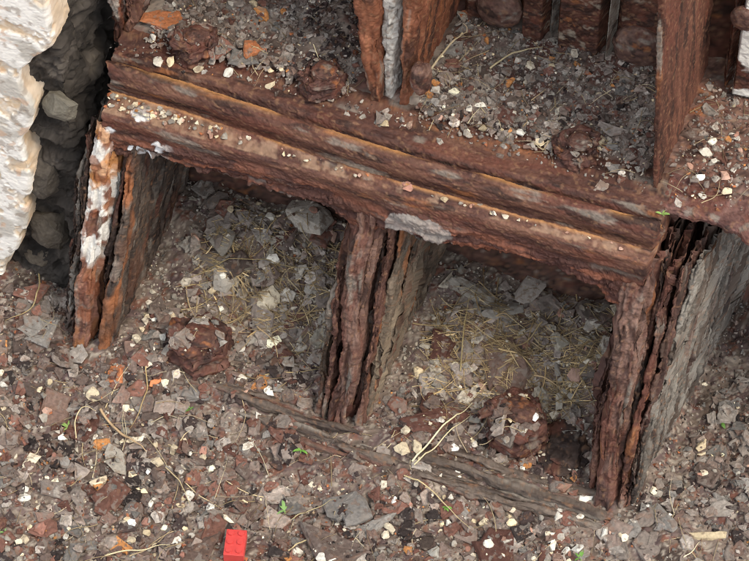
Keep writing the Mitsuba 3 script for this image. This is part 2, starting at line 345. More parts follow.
# ------------------------------------------------------------------ ribs: leaves of rust, each a plate of its own
def leaf(base, seed, x_foot, x_top, th, y_foot, y_top, depth, z_top, colf, z0=-0.012, fan=0.0, amp=0.004, ragged=0.006, depth_top=None, tip=0.0, label=None, nv=200, ns=110, fibre=(1, 1, .12), th_top=None, zref=0.0, slope=0.9):
    """One leaf of a rib: front edge from (x_foot, y_foot) at height zref to (x_top, y_top) at z_top, running back by depth."""
    zs = np.linspace(z0, z_top, nv)
    t = np.clip((zs - zref) / max(z_top - zref, 1e-6), 0, 1)
    sr = np.linspace(0, 1, ns) ** 1.2
    nn = int(np.clip(th / 0.0007, 10, 40))
    an = np.linspace(np.pi, 0, nn + 2)[1:-1]
    left = np.linspace(1, 0, 12)[:-1]
    cx = np.linspace(-1, 1, nn)
    side = np.r_[-np.ones(len(left)), cx, np.ones(ns)]
    s = np.r_[left, np.zeros(nn), sr]
    m = len(s)
    off = np.r_[np.zeros(len(left)), -(1 - np.abs(cx) ** 5), np.zeros(ns)]
    l = np.stack([0 * zs + seed, 0 * zs, zs], -1)
    yf = y_foot + (y_top - y_foot) * t
    rag = (FB(l, 30, 3, seed) - 0.5) * ragged * 1.6 + (FB(l, 150, 3, seed + 1) - 0.5) * ragged * 0.5
    if tip: yf = yf + tip * sm(0.80, 1.0, t) ** 2
    dp = depth + ((depth_top if depth_top is not None else depth) - depth) * t
    xc = x_foot + (x_top - x_foot) * t + (FB(l, 16, 3, seed + 2) - 0.5) * amp * 1.8
    tw = th + ((th_top if th_top is not None else th) - th) * t
    thv = tw * (0.85 + 0.3 * FB(l, 18, 3, seed + 3))
    if tip: thv = thv * (1 - 0.75 * sm(0.75, 1.0, t))
    Y = yf[:, None] + rag[:, None] * np.exp(-6 * s)[None] + s[None] * dp[:, None] + off[None] * np.minimum(thv * .3, .004)[:, None]
    taper = 0.80 + 0.20 * sm(0, 0.08, s)
    Xv = xc[:, None] + side[None] * thv[:, None] * 0.5 * taper[None] + fan * s[None] * (0.4 + 0.6 * t[:, None])
    V = np.stack([Xv, Y, np.repeat(zs[:, None], m, 1)], -1).reshape(-1, 3)
    f = tri(gridf(nv, m))
    nr = normals(V, f)
    if (nr[len(left) + nn + 30 + m * (nv // 2)][0]) < 0: f = f[:, ::-1]; nr = -nr
    K = V.copy(); K[:, 1] -= np.repeat(yf, m) * slope; K[:, 0] -= np.repeat(xc, m); K[:, 0] += seed * .01           # the fibre follows the sloping front edge
    fb = np.array(fibre)
    d = (FB(K * fb, 170, 4, seed + 4) - 0.5) * amp * 1.3 + (1 - np.abs(2 * FB(K * fb, 420, 3, seed + 5) - 1) - .75) * amp * 0.9
    q = FB(K * fb * np.array([1, 1, 2.2]), 70, 4, seed + 6) * 6
    step = np.floor(q) + sm(0.80, 1.0, q - np.floor(q))
    d = d + (step / 6 - 0.5) * amp * 2.0 + (FB(V, 420, 4, seed + 7) - .5) * 0.0022
    ck = sm(.86, .97, 1 - np.abs(2 * FB(K * fb * np.array([1, 1, .8]), 75, 4, seed + 8) - 1))
    d = d - ck * amp * 1.1
    V2 = V + nr * d[:, None]
    return put(base, (V2, f), colf(V, K, np.tile(s, nv), np.repeat(t, m)), 'iron_mat', label, smooth=True)

def ribcol(seed, stops, **kw):
    def fn(V, K, s, t):
        return rust(K, seed, (1, 1, .16), stops=stops, **kw)
    return fn
red_brown = [(0.25, '#3a2724'), (0.45, '#573c35'), (0.6, '#6f5045'), (0.8, '#846557')]
purple = [(0.25, '#392826'), (0.45, '#5e443d'), (0.6, '#7b6056'), (0.8, '#93796e')]
ochre = [(0.25, '#3a302a'), (0.45, '#584a3e'), (0.6, '#736452'), (0.8, '#8b7b63')]
grey = [(0.25, '#3a3532'), (0.42, '#625c56'), (0.56, '#86817a'), (0.75, '#a39f98')]
darkc = [(0.25, '#1e1716'), (0.45, '#332824'), (0.6, '#493a34'), (0.8, '#5f4d43')]

def left_front(V, K, s, t):
    c = rust(K, 400, (1, 1, .2), stops=[(0.25, '#573a34'), (0.45, '#785447'), (0.6, '#93695a'), (0.8, '#a57f6c')], orange=.3, dust=.4, red=.25)
    c = blend(c, lin('#94633f'), sm(0.48, 0.62, FB(K, (70, 70, 22), 4, 401)) * sm(0.5, 0.3, t) * 0.7)
    pz = FB(V, (55, 55, 38), 4, 402)
    c = blend(c, lin('#d8d6d0'), sm(0.43, 0.47, pz) * sm(0.40, 0.52, t + (pz - .5) * .4) * .95)
    c = blend(c, lin('#b97f48'), sm(0.52, 0.60, FB(V, (60, 60, 45), 4, 403)) * sm(0.55, 0.66, t) * 0.8)
    c = blend(c, lin('#7a4a34'), sm(.54, .62, FB(V, (110, 110, 70), 4, 405)) * .8)
    return grain(c, V, 404, .25)
def left_side(V, K, s, t):
    c = rust(K, 410, (1, 1, .3), stops=[(0.25, '#2b2422'), (0.45, '#443a35'), (0.6, '#5c5048'), (0.8, '#716459')], orange=-.3, dust=.4, red=-.3, dark=.4)
    edge = sm(0.11, 0.0, s + (FB(K, (60, 60, 25), 4, 411) - .5) * .3)
    c = blend(c, lin('#96603f'), edge * sm(0.40, 0.55, FB(K, (90, 90, 18), 4, 412)) * .9)                       # band of bright rust along the split front edge
    c = blend(c, lin('#74462f'), sm(0.54, 0.66, FB(K, (60, 60, 20), 4, 413)) * .25)
    return grain(c, V, 414, .3)
L = IB + '__rib'
k0 = leaf(L, 420, -0.2290, -0.2115, 0.017, 0.000, 0.0635, 0.12, 0.222, left_front, amp=.003, th_top=.023, label='rusted rib at the left end with flaking white paint')
R_ = k0 + '__rust_layer'
leaf(R_, 425, -0.2155, -0.197, 0.005, 0.012, 0.068, 0.11, 0.210, ribcol(426, darkc, orange=.1))
leaf(R_, 430, -0.2090, -0.188, 0.008, 0.001, 0.064, 0.14, 0.208, left_side, fan=.010, amp=.003)
leaf(R_, 435, -0.245, -0.233, 0.006, 0.018, 0.060, 0.09, 0.190, ribcol(436, grey, dust=.5), tip=.02)
leaf(R_, 440, -0.251, -0.243, 0.0055, 0.030, 0.070, 0.08, 0.170, ribcol(441, darkc, dust=.35), tip=.03)
leaf(R_, 445, -0.239, -0.2255, 0.0035, 0.010, 0.058, 0.10, 0.205, ribcol(446, darkc, dust=.2))

def mid_front(V, K, s, t):
    return rust(K, 450, (1.4, 1.4, .18), stops=purple, orange=.05, dust=.28, red=.6, dark=.4)
def mid_red(V, K, s, t):
    return rust(K, 455, (1, 1, .16), stops=red_brown, orange=.45, dust=.1, red=.6)
def mid_side(V, K, s, t):
    c = rust(K, 457, (1, 1, .14), stops=[(0.25, '#453b34'), (0.45, '#6b5f53'), (0.6, '#8a7c6c'), (0.8, '#a3957f')], orange=.12, dust=.35, red=.1, dark=.35)
    return blend(c, lin('#9a6440'), sm(.60, .68, FB(K, (160, 160, 14), 4, 458)) * .65)
k1 = leaf(L, 460, -0.0030, 0.0025, 0.019, -0.001, 0.0645, 0.12, 0.222, mid_front, amp=.0034, th_top=.026, label='middle rib with red and ochre split layers')
R_ = k1 + '__rust_layer'
leaf(R_, 465, -0.0155, -0.0115, 0.0045, 0.001, 0.050, 0.10, 0.178, ribcol(466, red_brown, dust=.3), tip=.02)
leaf(R_, 470, -0.0205, -0.0185, 0.0035, 0.006, 0.046, 0.09, 0.140, ribcol(471, ochre, dust=.3, orange=.3), tip=.02)
leaf(R_, 475, 0.0090, 0.0175, 0.003, 0.010, 0.070, 0.11, 0.205, ribcol(476, darkc, red=.4), ragged=.004)
leaf(R_, 480, 0.0120, 0.0230, 0.006, 0.002, 0.064, 0.12, 0.206, mid_red)
leaf(R_, 485, 0.0150, 0.0300, 0.004, 0.012, 0.074, 0.11, 0.203, mid_side, amp=.0045, depth_top=.09, fan=.012)
leaf(R_, 495, 0.0175, 0.0360, 0.003, 0.040, 0.100, 0.11, 0.198, mid_side, depth_top=.08, fan=.012)

def right_side(sd, stops, red=.2):
    def fn(V, K, s, t):
        c = rust(K, sd, (1.2, 1.7, .11), stops=stops, orange=.05, dust=.45, red=red, dark=.5, dustc='#98938b')
        return blend(c, lin('#4d4038'), sm(.52, .62, FB(K, (110, 110, 11), 5, sd + 3)) * .75)
    return fn
k2 = leaf(L, 500, 0.2190, 0.2120, 0.018, -0.004, 0.0645, 0.12, 0.228, mid_front, amp=.0034, th_top=.029, label='right rib splitting into grey fibrous layers')
R_ = k2 + '__rust_layer'
leaf(R_, 505, 0.2065, 0.2035, 0.004, 0.006, 0.048, 0.10, 0.150, ribcol(506, red_brown, dust=.2), tip=.02)
leaf(R_, 510, 0.2010, 0.1965, 0.0032, 0.016, 0.050, 0.09, 0.120, ribcol(511, red_brown, orange=.2), tip=.025)
leaf(R_, 515, 0.2290, 0.2280, 0.003, 0.008, 0.072, 0.12, 0.222, ribcol(516, darkc, red=.4), ragged=.004)
leaf(R_, 520, 0.2315, 0.2345, 0.006, -0.004, 0.070, 0.13, 0.218, ribcol(521, red_brown, red=.45, orange=.3, dust=.3))
hi = dict(nv=260, ns=190)
leaf(R_, 530, 0.2350, 0.2425, 0.005, 0.000, 0.080, 0.18, 0.216, right_side(531, purple, .3), fan=.03, amp=.0036, **hi)
leaf(R_, 540, 0.2380, 0.2500, 0.0045, 0.006, 0.090, 0.22, 0.214, right_side(541, grey, .0), fan=.055, amp=.0040, ragged=.008, fibre=(1, .9, .14), **hi)
leaf(R_, 550, 0.2440, 0.2610, 0.004, 0.075, 0.170, 0.18, 0.190, right_side(551, grey, .0), fan=.05, amp=.0042, ragged=.010, fibre=(1, .9, .14), **hi)

# ------------------------------------------------------------------ upper tier: ribs and wall plates standing on the deck
UR = IB + '__upper_rib'
tan_red = [(0.25, '#4e2e22'), (0.45, '#744733'), (0.6, '#966148'), (0.8, '#b0805f')]
def white_leaf(V, K, s, t):
    return rust(K, 600, stops=[(0.25, '#a49e94'), (0.6, '#cfcdc8'), (0.8, '#dcdbd8')], orange=.05, dust=.4, red=-.2, dark=-.1)
def put_rib(n): return UR if n == 0 else f'{UR}_{n:03d}'
def uleaf(base, seed, px0, py0, px1, th0, th1, y0, y1, depth, colf, **k):
    """Foot at pixel (px0, py0) of the deck; the middle of its front edge leaves the frame at px1."""
    xf, xt = aty(px0, py0, y0)[0], aty(px1, 0, y1)
    z1, zt = xt[2], 0.58
    g = (zt - 0.255) / (z1 - 0.255)
    leaf(base, seed, xf, xf + (xt[0] - xf) * g, th0, y0, y0 + (y1 - y0) * g, depth, zt, colf, z0=0.245, zref=0.255, nv=260, fibre=(1, 1, .3), th_top=th0 + (th1 - th0) * g, **k)
# middle: two thick rusty leaves with a white painted one between
uleaf(UR, 605, 376, 95, 366, .012, .025, .126, .128, .11, ribcol(606, tan_red, red=.25, orange=.15, dust=.1, dark=.4), amp=.0014, ragged=.0025, label='upper middle rib with a white painted strip between rusty plates')
uleaf(put_rib(0) + '__white_strip', 610, 390, 92, 392, .009, .018, .133, .134, .10, white_leaf, amp=.002, ragged=.002)
uleaf(put_rib(0) + '__rust_layer', 615, 403, 95, 412, .010, .016, .130, .130, .12, ribcol(616, tan_red, red=.3, orange=.2, dust=.15, dark=.5), amp=.0014, ragged=.0025, fan=.012)
# right: a thin tall plate
uleaf(UR, 620, 656, 180, 661, .0045, .006, .113, .106, .125, ribcol(621, [(0.25, '#38251f'), (0.45, '#54352b'), (0.6, '#694538'), (0.8, '#7e5a4a')], red=.30, orange=.06, dust=.05), amp=.0007, ragged=.0012, fan=.008, label='tall rusty upper rib at the right')
# left: the end of a third rib at the top left corner
uleaf(UR, 630, 118, 36, 115, .010, .010, .124, .122, .10, ribcol(631, tan_red, orange=.5, dust=.5, red=.3, dustc='#d6cfc4'), amp=.003, label='upper rib at the top left corner')
uleaf(put_rib(2) + '__rust_layer', 635, 128, 36, 130, .008, .008, .128, .128, .10, ribcol(636, red_brown, dust=.2, red=.3), amp=.003)
uleaf(put_rib(2) + '__rust_layer', 640, 141, 28, 148, .004, .005, .145, .150, .09, ribcol(641, grey, dust=.2, dark=.4, orange=0), amp=.002)

# wall plates behind the deck
def wallcol(seed, **k):
    k = {'dust': .35, **k}
    return lambda V: rust(V, seed, stops=[(0.25, '#33201b'), (0.45, '#4f3127'), (0.6, '#684336'), (0.8, '#805b4b')], **k)
slab(-0.24, 0.50, 0.22, 0.70, 0.252, 0.004, 650, 'upper_plate', colf=wallcol(651, red=.4, dust=.05, dark=.4), n=220)
WP = 'upper_plate__panel'
slab(0.020, 0.064, 0.235, 0.55, 0.231, 0.006, 655, WP, colf=wallcol(656, red=.3, orange=.1, dustc='#a89c8c'), n=60)
slab(0.066, 0.088, 0.235, 0.55, 0.231, 0.012, 660, WP, colf=wallcol(661, red=.45, orange=.15, dustc='#a89c8c'), n=50)
slab(0.0885, 0.0945, 0.235, 0.55, 0.231, 0.010, 662, WP, colf=lambda V: rust(V, 663, stops=grey, red=.1), n=24)
slab(0.095, 0.133, 0.235, 0.55, 0.231, 0.013, 665, WP, colf=wallcol(666, red=.45, orange=.2, dark=.5, dustc='#a89c8c'), n=70)
slab(0.1335, 0.1405, 0.235, 0.55, 0.231, 0.016, 668, WP, colf=lambda V: rust(V, 669, stops=[(0.25, '#8d8378'), (0.6, '#b9b2a6'), (0.8, '#cfcac2')], red=.0, orange=.1), n=24)
slab(0.141, 0.205, 0.235, 0.55, 0.231, 0.004, 670, WP, colf=wallcol(671, red=.3, dark=.65, orange=.15, dustc='#a89c8c'), n=70)
slab(0.226, 0.233, 0.24, 0.60, 0.231, 0.010, 673, WP, colf=wallcol(674, red=.2), n=24)
def painted(V):
    c = wallcol(676, red=.4, dark=.3, orange=.2)(V)
    z = V[:, 2] + (FB(V, 60, 4, 677) - .5) * .05
    w = np.clip(sm(.300, .304, z) + sm(.270, .267, z), 0, 1)
    return grain(blend(c, lin('#d4d2cd'), w), V, 678, .15)
slab(0.2335, 0.330, 0.262, 0.60, 0.231, 0.018, 675, WP, colf=painted, n=120, label='rusty plate with white paint at the top right')

def blob(base, cen, rad, seed, colf, amp=0.25, sub=4, squash=(1, 1, 1), box=None, mat='iron_mat', smooth=True, label=None, cat=None, group=None, rot=0.0, f1=1.6):
    m = trimesh.creation.icosphere(subdivisions=sub)
    d = np.array(m.vertices)
    if box: d = np.sign(d) * np.abs(d) ** box
    n = d * (1 + amp * (FB(d, f1, 3, seed) - .5)[:, None] * 2 + amp * 0.35 * (FB(d, f1 * 4, 3, seed + 1) - .5)[:, None] * 2)
    n = n * rad * np.array(squash)
    cr, sr_ = math.cos(rot), math.sin(rot)
    n = n @ np.array([[cr, sr_, 0], [-sr_, cr, 0], [0, 0, 1]])
    V = n + np.array(cen)
    return put(base, (V, np.array(m.faces)), colf(V), mat, label, cat, group, smooth=smooth)
rivetc = lambda seed: (lambda V: rust(V, seed, stops=purple, red=.3, dust=.2, orange=.1))
blob(IB + '__upper_plate__rivet', aty(500, 8, 0.224), 0.0185, 690, rivetc(691), amp=.08, squash=(1, .55, 1))
blob(IB + '__upper_plate__rivet', aty(640, 46, 0.227), 0.021, 693, rivetc(694), amp=.10, squash=(1, .55, 1))
blob(IB + '__upper_plate__rivet', aty(745, 18, 0.214), 0.011, 696, rivetc(697), amp=.10, squash=(1, .6, 1))
blob(put_rib(0) + '__lump', (0.0205, 0.125, 0.292), 0.010, 699, rivetc(700), amp=.18, squash=(.8, 1.0, 1.5))

# ------------------------------------------------------------------ bolts, corroded to lumps: nut and stud
def bolt(cen, w, h, seed, label, rot=0.3, stud=True, colseed=None, sunk=0.004):
    a = np.linspace(0, 2 * np.pi, 90, endpoint=False)
    prof_r = np.r_[np.linspace(1.06, 1, 22), np.linspace(1, .95, 6), np.linspace(.93, 0.02, 18)]
    prof_z = np.r_[np.linspace(0, .90, 22), np.linspace(.93, .99, 6), np.linspace(1.0, 1.02, 18)]
    hexr = 0.5 / np.cos(((a + rot) % (np.pi / 3)) - np.pi / 6) * 0.97
    V = np.stack([w * prof_r[:, None] * hexr * np.cos(a), w * prof_r[:, None] * hexr * np.sin(a), np.repeat((h * prof_z)[:, None], 90, 1)], -1).reshape(-1, 3)
    f = tri(gridf(len(prof_r), 90, True))
    nr = normals(V, f)
    q = FB(V * np.array([1, 1, 3.0]), 75, 4, seed + 8) * 6
    e = (FB(V, 40, 2, seed) - .5) * 0.007 + ((np.floor(q) + sm(.7, 1, q - np.floor(q))) / 6 - .5) * 0.011 + (FB(V, 300, 4, seed + 1) - .5) * 0.0035
    pit = sm(.55, .62, FB(V, 110, 3, seed + 2)) * 0.004
    V = V + nr * (e - pit)[:, None] + np.array(cen) - np.array([0, 0, sunk])
    fld = low if cen[2] < .1 else top
    rr = np.hypot(XX - cen[0], YY - cen[1])
    fld.h = np.where(rr < w * .42, np.maximum(fld.h, cen[2] + h - sunk), fld.h)
    nm = put(IB + '__bolt', (V, f), rust(V, seed + 3, red=.35, orange=.12, dust=.35, dark=.5, stops=[(0.25, '#33231f'), (0.45, '#503530'), (0.6, '#69473e'), (0.8, '#7d5e53')]), 'iron_mat', label, smooth=True)
    if stud:
        blob(nm + '__stud', np.array(cen) + [0.001, 0.002, h - sunk], w * 0.29, seed + 5, lambda V: rust(V, seed + 6, red=.5, dust=.25, stops=red_brown), amp=.22, squash=(1, 1, .4), f1=2.5)
    return nm
bz = low.z
p = atz(196, 362, 0.012); bolt((p[0] - .001, p[1] + .012, 0.002), 0.049, 0.033, 710, 'red brown corroded bolt in the left bay', rot=.35)
p = atz(512, 440, 0.012); bolt((p[0], p[1] + .010, 0.008), 0.046, 0.032, 720, 'dark corroded bolt in the right bay', rot=.1)
p = atz(566, 440, 0.015)
blob(IB + '__base_plate__rust_lump', (p[0], p[1], 0.008), 0.020, 725, lambda V: rust(V, 726, red=.3, dark=.6, orange=.05, dust=.1, stops=darkc), amp=.4, squash=(1.0, 1.5, .32), f1=3.5)
p = atz(195, 48, 0.258); bolt((p[0], p[1], 0.254), 0.034, 0.021, 730, 'bolt on the deck near the top left rib')
p = atz(322, 84, 0.258); bolt((p[0], p[1], 0.254), 0.034, 0.021, 740, 'bolt on the deck left of the upper middle rib', rot=.6)
p = atz(577, 152, 0.258); bolt((p[0], p[1], 0.254), 0.032, 0.018, 750, 'bolt on the deck left of the tall upper rib', rot=.2)
# ------------------------------------------------------------------ painted masonry pier at the left
PR = 'masonry_pier'
tag(PR, 'white painted masonry pier with crumbling edge beside a black gap', 'pier')
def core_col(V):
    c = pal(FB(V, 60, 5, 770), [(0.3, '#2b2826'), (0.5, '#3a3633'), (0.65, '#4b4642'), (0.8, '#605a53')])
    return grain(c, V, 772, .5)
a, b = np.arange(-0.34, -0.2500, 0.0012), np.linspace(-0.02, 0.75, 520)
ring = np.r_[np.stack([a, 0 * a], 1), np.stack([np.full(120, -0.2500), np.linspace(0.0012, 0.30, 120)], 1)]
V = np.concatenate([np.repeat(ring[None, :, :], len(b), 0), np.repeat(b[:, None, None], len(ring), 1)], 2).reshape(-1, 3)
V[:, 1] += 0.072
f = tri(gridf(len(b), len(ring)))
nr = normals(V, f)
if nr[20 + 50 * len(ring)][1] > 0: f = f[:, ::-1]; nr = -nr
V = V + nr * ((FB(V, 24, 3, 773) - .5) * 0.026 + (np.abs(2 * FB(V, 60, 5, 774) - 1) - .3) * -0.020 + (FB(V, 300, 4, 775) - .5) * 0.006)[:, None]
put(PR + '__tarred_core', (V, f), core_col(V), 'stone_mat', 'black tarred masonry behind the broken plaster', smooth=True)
# plaster skin with a broken right edge
edge = [(270, 2), (245, 20), (222, 26), (200, 27), (180, 31), (165, 28), (150, 21), (140, 20), (128, 30), (115, 33), (105, 31), (95, 24), (82, 18), (72, 20), (60, 32), (50, 50), (40, 54), (28, 50), (18, 46), (8, 48), (0, 44)]
ep = np.array([aty(x, y, 0.050) for y, x in edge])
ez, ex = np.r_[ep[:, 2], .5, .8], np.r_[ep[:, 0], ep[-1, 0] - .01, ep[-1, 0] - .005]
zz = np.r_[np.linspace(0.004, .42, 460)[:-1], np.linspace(.42, .75, 60)]
xe = np.interp(zz, ez, ex)
l = np.stack([0 * zz, 0 * zz, zz], -1)
for _ in range(12): xe[1:-1] = (xe[:-2] + 2 * xe[1:-1] + xe[2:]) / 4
xe = xe + (FB(l, 90, 3, 780) - .5) * 0.004
ue = np.r_[np.linspace(0, .5, 12)[:-1], np.linspace(.5, 1, 200)]
nback = 14
Xp = (-0.62 + (xe[:, None] + 0.62) * ue[None])
Yp = np.full_like(Xp, 0.050)
de = xe[:, None] - Xp
Yp += 0.002 * sm(0.003, 0, de) ** 2
Xb = np.repeat(xe[:, None], nback, 1) - np.linspace(0, .004, nback)[None] * (FB(np.stack(np.broadcast_arrays(zz[:, None] * 1, np.linspace(0, .1, nback)[None], 0 * zz[:, None]), -1), 60, 2, 781))
Yb = 0.054 + np.repeat(np.linspace(.001, 0.030, nback)[None], len(zz), 0)
V = np.stack([np.c_[Xp, Xb], np.c_[Yp, Yb], np.repeat(zz[:, None], len(ue) + nback, 1)], -1).reshape(-1, 3)
f = tri(gridf(len(zz), len(ue) + nback))
nr = normals(V, f)
if nr[20 + 50 * (len(ue) + nback)][1] > 0: f = f[:, ::-1]; nr = -nr
pm = FB(V, 45, 4, 782)
spall = sm(.56, .60, pm)
V2 = V + nr * ((FB(V, 15, 3, 783) - .5) * 0.003 + (FB(V, 320, 4, 784) - .5) * 0.0008 - spall * 0.0020)[:, None]
c = np.tile(lin('#e4e2dd'), (len(V), 1))
c = blend(c, lin('#a9a49b'), sm(.46, .60, FB(V, 45, 5, 788)) * .75)
c = blend(c, lin('#8d8073'), sm(.60, .66, FB(V, 120, 4, 789)) * .6)
c = blend(c, lin('#cbb69b'), spall * (0.5 + 0.5 * sm(.4, .6, FB(V, 130, 3, 785))))
c = blend(c, lin('#c29a78'), sm(.62, .68, FB(V, 90, 4, 786)) * .5)
c = blend(c, lin('#c3ab8e'), sm(.0545, .056, V[:, 1]) * .7)
put(PR + '__plaster', (V2, f), grain(c, V, 787, .12), 'stone_mat', smooth=True)
# ------------------------------------------------------------------ loose things: shapes
def orient(V, n, spin):
    z = n / np.linalg.norm(n)
    x = np.cross([0, 1.0, 0.0], z); x /= np.linalg.norm(x)
    y = np.cross(z, x)
    c, s = math.cos(spin), math.sin(spin)
    x, y = x * c + y * s, -x * s + y * c
    return V[:, :1] * x + V[:, 1:2] * y + V[:, 2:] * z
def make_flake(r, th, aspect=1.0, n=9, curl=0.0):
    a = np.sort(rng.uniform(0, 2 * np.pi, n) * 0.35 + np.linspace(0, 2 * np.pi, n, endpoint=False) * 0.65)
    rr = r * rng.uniform(0.68, 1.08, n)
    q = np.stack([rr * np.cos(a) * aspect, rr * np.sin(a) / max(aspect, .5) ** .5], 1)
    rings = []
    for s, z, j in ((0.96, 0.0, .10), (1.0, .45, .06), (0.90, 1.0, .16), (0.55, 1.05, .30)):
        k = q * s * (1 + rng.normal(0, .03, (n, 1)))
        rings.append(np.c_[k, th * (z + rng.normal(0, j, n))])
    V = np.vstack(rings + [[[0, 0, th * (1.05 + rng.normal(0, .25))]]])
    V[:, 2] += curl * (V[:, 0] ** 2 + 0.5 * V[:, 1] ** 2) / r
    f = []
    for k in range(3):
        for i in range(n):
            i2 = (i + 1) % n
            f += [(k * n + i, k * n + i2, (k + 1) * n + i2), (k * n + i, (k + 1) * n + i2, (k + 1) * n + i)]
    f += [(3 * n + i, 3 * n + (i + 1) % n, 4 * n) for i in range(n)]
    return V, np.array(f)
def make_chip(r, sq=(1, 1, .7), n=16):
    d = rng.normal(size=(n, 3)); d /= np.linalg.norm(d, axis=1, keepdims=True)
    d *= rng.uniform(.8, 1.05, (n, 1))
    d = d * r * np.array(sq)
    h = ConvexHull(d)
    f = h.simplices.copy()
    c = np.cross(d[f[:, 1]] - d[f[:, 0]], d[f[:, 2]] - d[f[:, 0]])
    flip = (c * h.equations[:, :3]).sum(1) < 0
    f[flip] = f[flip][:, ::-1]
    idx = np.unique(f)
    m = np.zeros(n, int); m[idx] = np.arange(len(idx))
    return d[idx], m[f]
PAL = {'pale grey': ('#a29b8f', '#979084', '#ada698'), 'purple brown': ('#675953', '#756760', '#564a45', '#84776f', '#6d5a52'), 'red brown': ('#64463d', '#745349', '#553a33'), 'grey brown': ('#877d76', '#776d67', '#978f88'),
       'orange': ('#9c6444', '#a87548', '#8e573c'), 'dark': ('#3a302f', '#463a38', '#2f2827'), 'cream': ('#cfc1a6', '#c4b496', '#d6cbb5', '#c9c0af'), 'grey': ('#958f86', '#857f77', '#a39d94', '#8c8780'),
       'pink': ('#a98575', '#997265', '#b39384'), 'slate': ('#6f6b68', '#63605d', '#7d7975'), 'white': ('#d9d6cd', '#d2ccc0')}
def tint(name, V, spread=.20):
    c = lin(PAL[name][rng.integers(len(PAL[name]))]) * math.exp(rng.normal(0, spread))
    return np.tile(np.clip(c, .008, .85), (len(V), 1))
def finer(V, F, r):
    """Breaks the outline and the faces of a larger piece up."""
    m = trimesh.Trimesh(V, F, process=True)
    for _ in range(2 if r < .012 else 3): m = m.subdivide()
    V, F = np.array(m.vertices), np.array(m.faces)
    nr = normals(V, F)
    sd = int(rng.integers(1000))
    V = V + nr * ((FB(V, 0.45 / r, 3, sd) - .5) * r * .17 + (FB(V, 330, 3, sd + 3) - .5) * .0012)[:, None]
    return V, F

# broken stones in the gap of the pier
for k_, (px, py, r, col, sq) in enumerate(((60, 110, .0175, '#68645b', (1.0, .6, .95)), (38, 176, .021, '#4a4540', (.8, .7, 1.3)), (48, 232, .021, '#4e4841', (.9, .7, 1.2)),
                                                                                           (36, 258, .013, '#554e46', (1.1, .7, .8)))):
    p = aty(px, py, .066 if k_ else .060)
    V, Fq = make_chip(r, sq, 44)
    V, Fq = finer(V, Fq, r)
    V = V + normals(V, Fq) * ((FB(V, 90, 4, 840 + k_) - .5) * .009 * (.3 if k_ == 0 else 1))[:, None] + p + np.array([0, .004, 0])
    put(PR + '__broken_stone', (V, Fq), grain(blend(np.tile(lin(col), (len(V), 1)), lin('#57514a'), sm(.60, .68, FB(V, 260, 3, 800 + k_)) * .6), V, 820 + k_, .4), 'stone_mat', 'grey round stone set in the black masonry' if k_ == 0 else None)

big = []       # every larger loose piece: (kind, tone, zone, radius on the picture, vertices, faces, colours, x, y)
def zone(x, y, f):
    if f is top:
        if y < 0.085: return 'on the tread of the moulded ledge'
        if x > .213: return 'on the deck right of the tall upper rib'
        return 'on the deck left of the upper middle rib' if x < -.015 else 'on the deck between the upper ribs'
    if y > -.012 and -.20 < x < -.015: return 'in the left bay between the ribs'
    if y > -.012 and .02 < x < .205: return 'in the right bay between the ribs'
    if x > .235: return 'on the ground right of the right rib'
    if x < -.23: return 'on the ground beside the masonry pier'
    return 'on the ground before the left half of the base' if x < .03 else 'on the ground before the right half of the base'
def blocked(x, y, f):
    """Places where the iron stands."""
    if f is low:
        if 0.0 < y + .004 and -.25 < x < -.186: return True
        if 0.0 < y + .004 and -.026 < x < .026 + max(0, y) * .1: return True
        if 0.0 < y + .006 and .195 < x < .250 + max(0, y - .02) * .22: return True
        if y > .160 and x < .26: return True
        if x < -.25 and y > .046: return True
        return False
    if y > .118 and -.033 < x < .017: return True
    if y > .095 and .200 < x < .214: return True
    if y > .112 and -.228 < x < -.203: return True
    return y > .224 or x < -.226
def rec(kind, tone, f, x, y, r, V, F, mat):
    if r > .0062: V, F = finer(V, F, r)
    big.append(dict(kind=kind, tone=tone, zone=zone(x, y, f), size=r, V=V, F=F, c=tint(tone, V), mat=mat, x=x, y=y))
def drop_flake(x, y, r, tone, f, th=None, aspect=None, loose=.25):
    th = th or r * rng.uniform(.10, .20) + .0007
    q = f.rest(x, y, r * .85, th * .8, loose)
    if q is None: return
    V, F = make_flake(r, th, aspect or rng.uniform(1.0, 1.35), int(rng.integers(7, 12)), rng.normal(0, .12))
    V = orient(V, q[1], rng.uniform(0, 6.28)) + np.array([x, y, q[0] - th * .15])
    rec('rust_flake', tone, f, x, y, r, V, F, 'litter_mat')
def drop_chip(x, y, r, tone, f, sq=None, kind='stone_chip'):
    sq = sq or (1.15, rng.uniform(.75, 1.0), rng.uniform(.45, .75))
    q = f.rest(x, y, r * .7, r * sq[2] * 1.1, .45, .28 if r > .008 else .5)
    if q is None: return
    V, F = make_chip(r, sq, int(rng.integers(12, 22)))
    V = orient(V, q[1], rng.uniform(0, 6.28)) + np.array([x, y, q[0] + r * sq[2] * (.30 if r > .008 else .5)])
    rec(kind, tone, f, x, y, r, V, F, 'chip_mat')
def pick(*opts):
    w = np.array([o[1] for o in opts], float)
    return opts[rng.choice(len(opts), p=w / w.sum())][0]

# toy brick: room is kept for it
tp = atz(235, 541, 0.004)
ii, jj = int((tp[0] - GX0) / RES), int((tp[1] - GY0) / RES)
TOYZ = float(low.h[ii - 8:ii + 9, jj - 12:jj + 13].max())

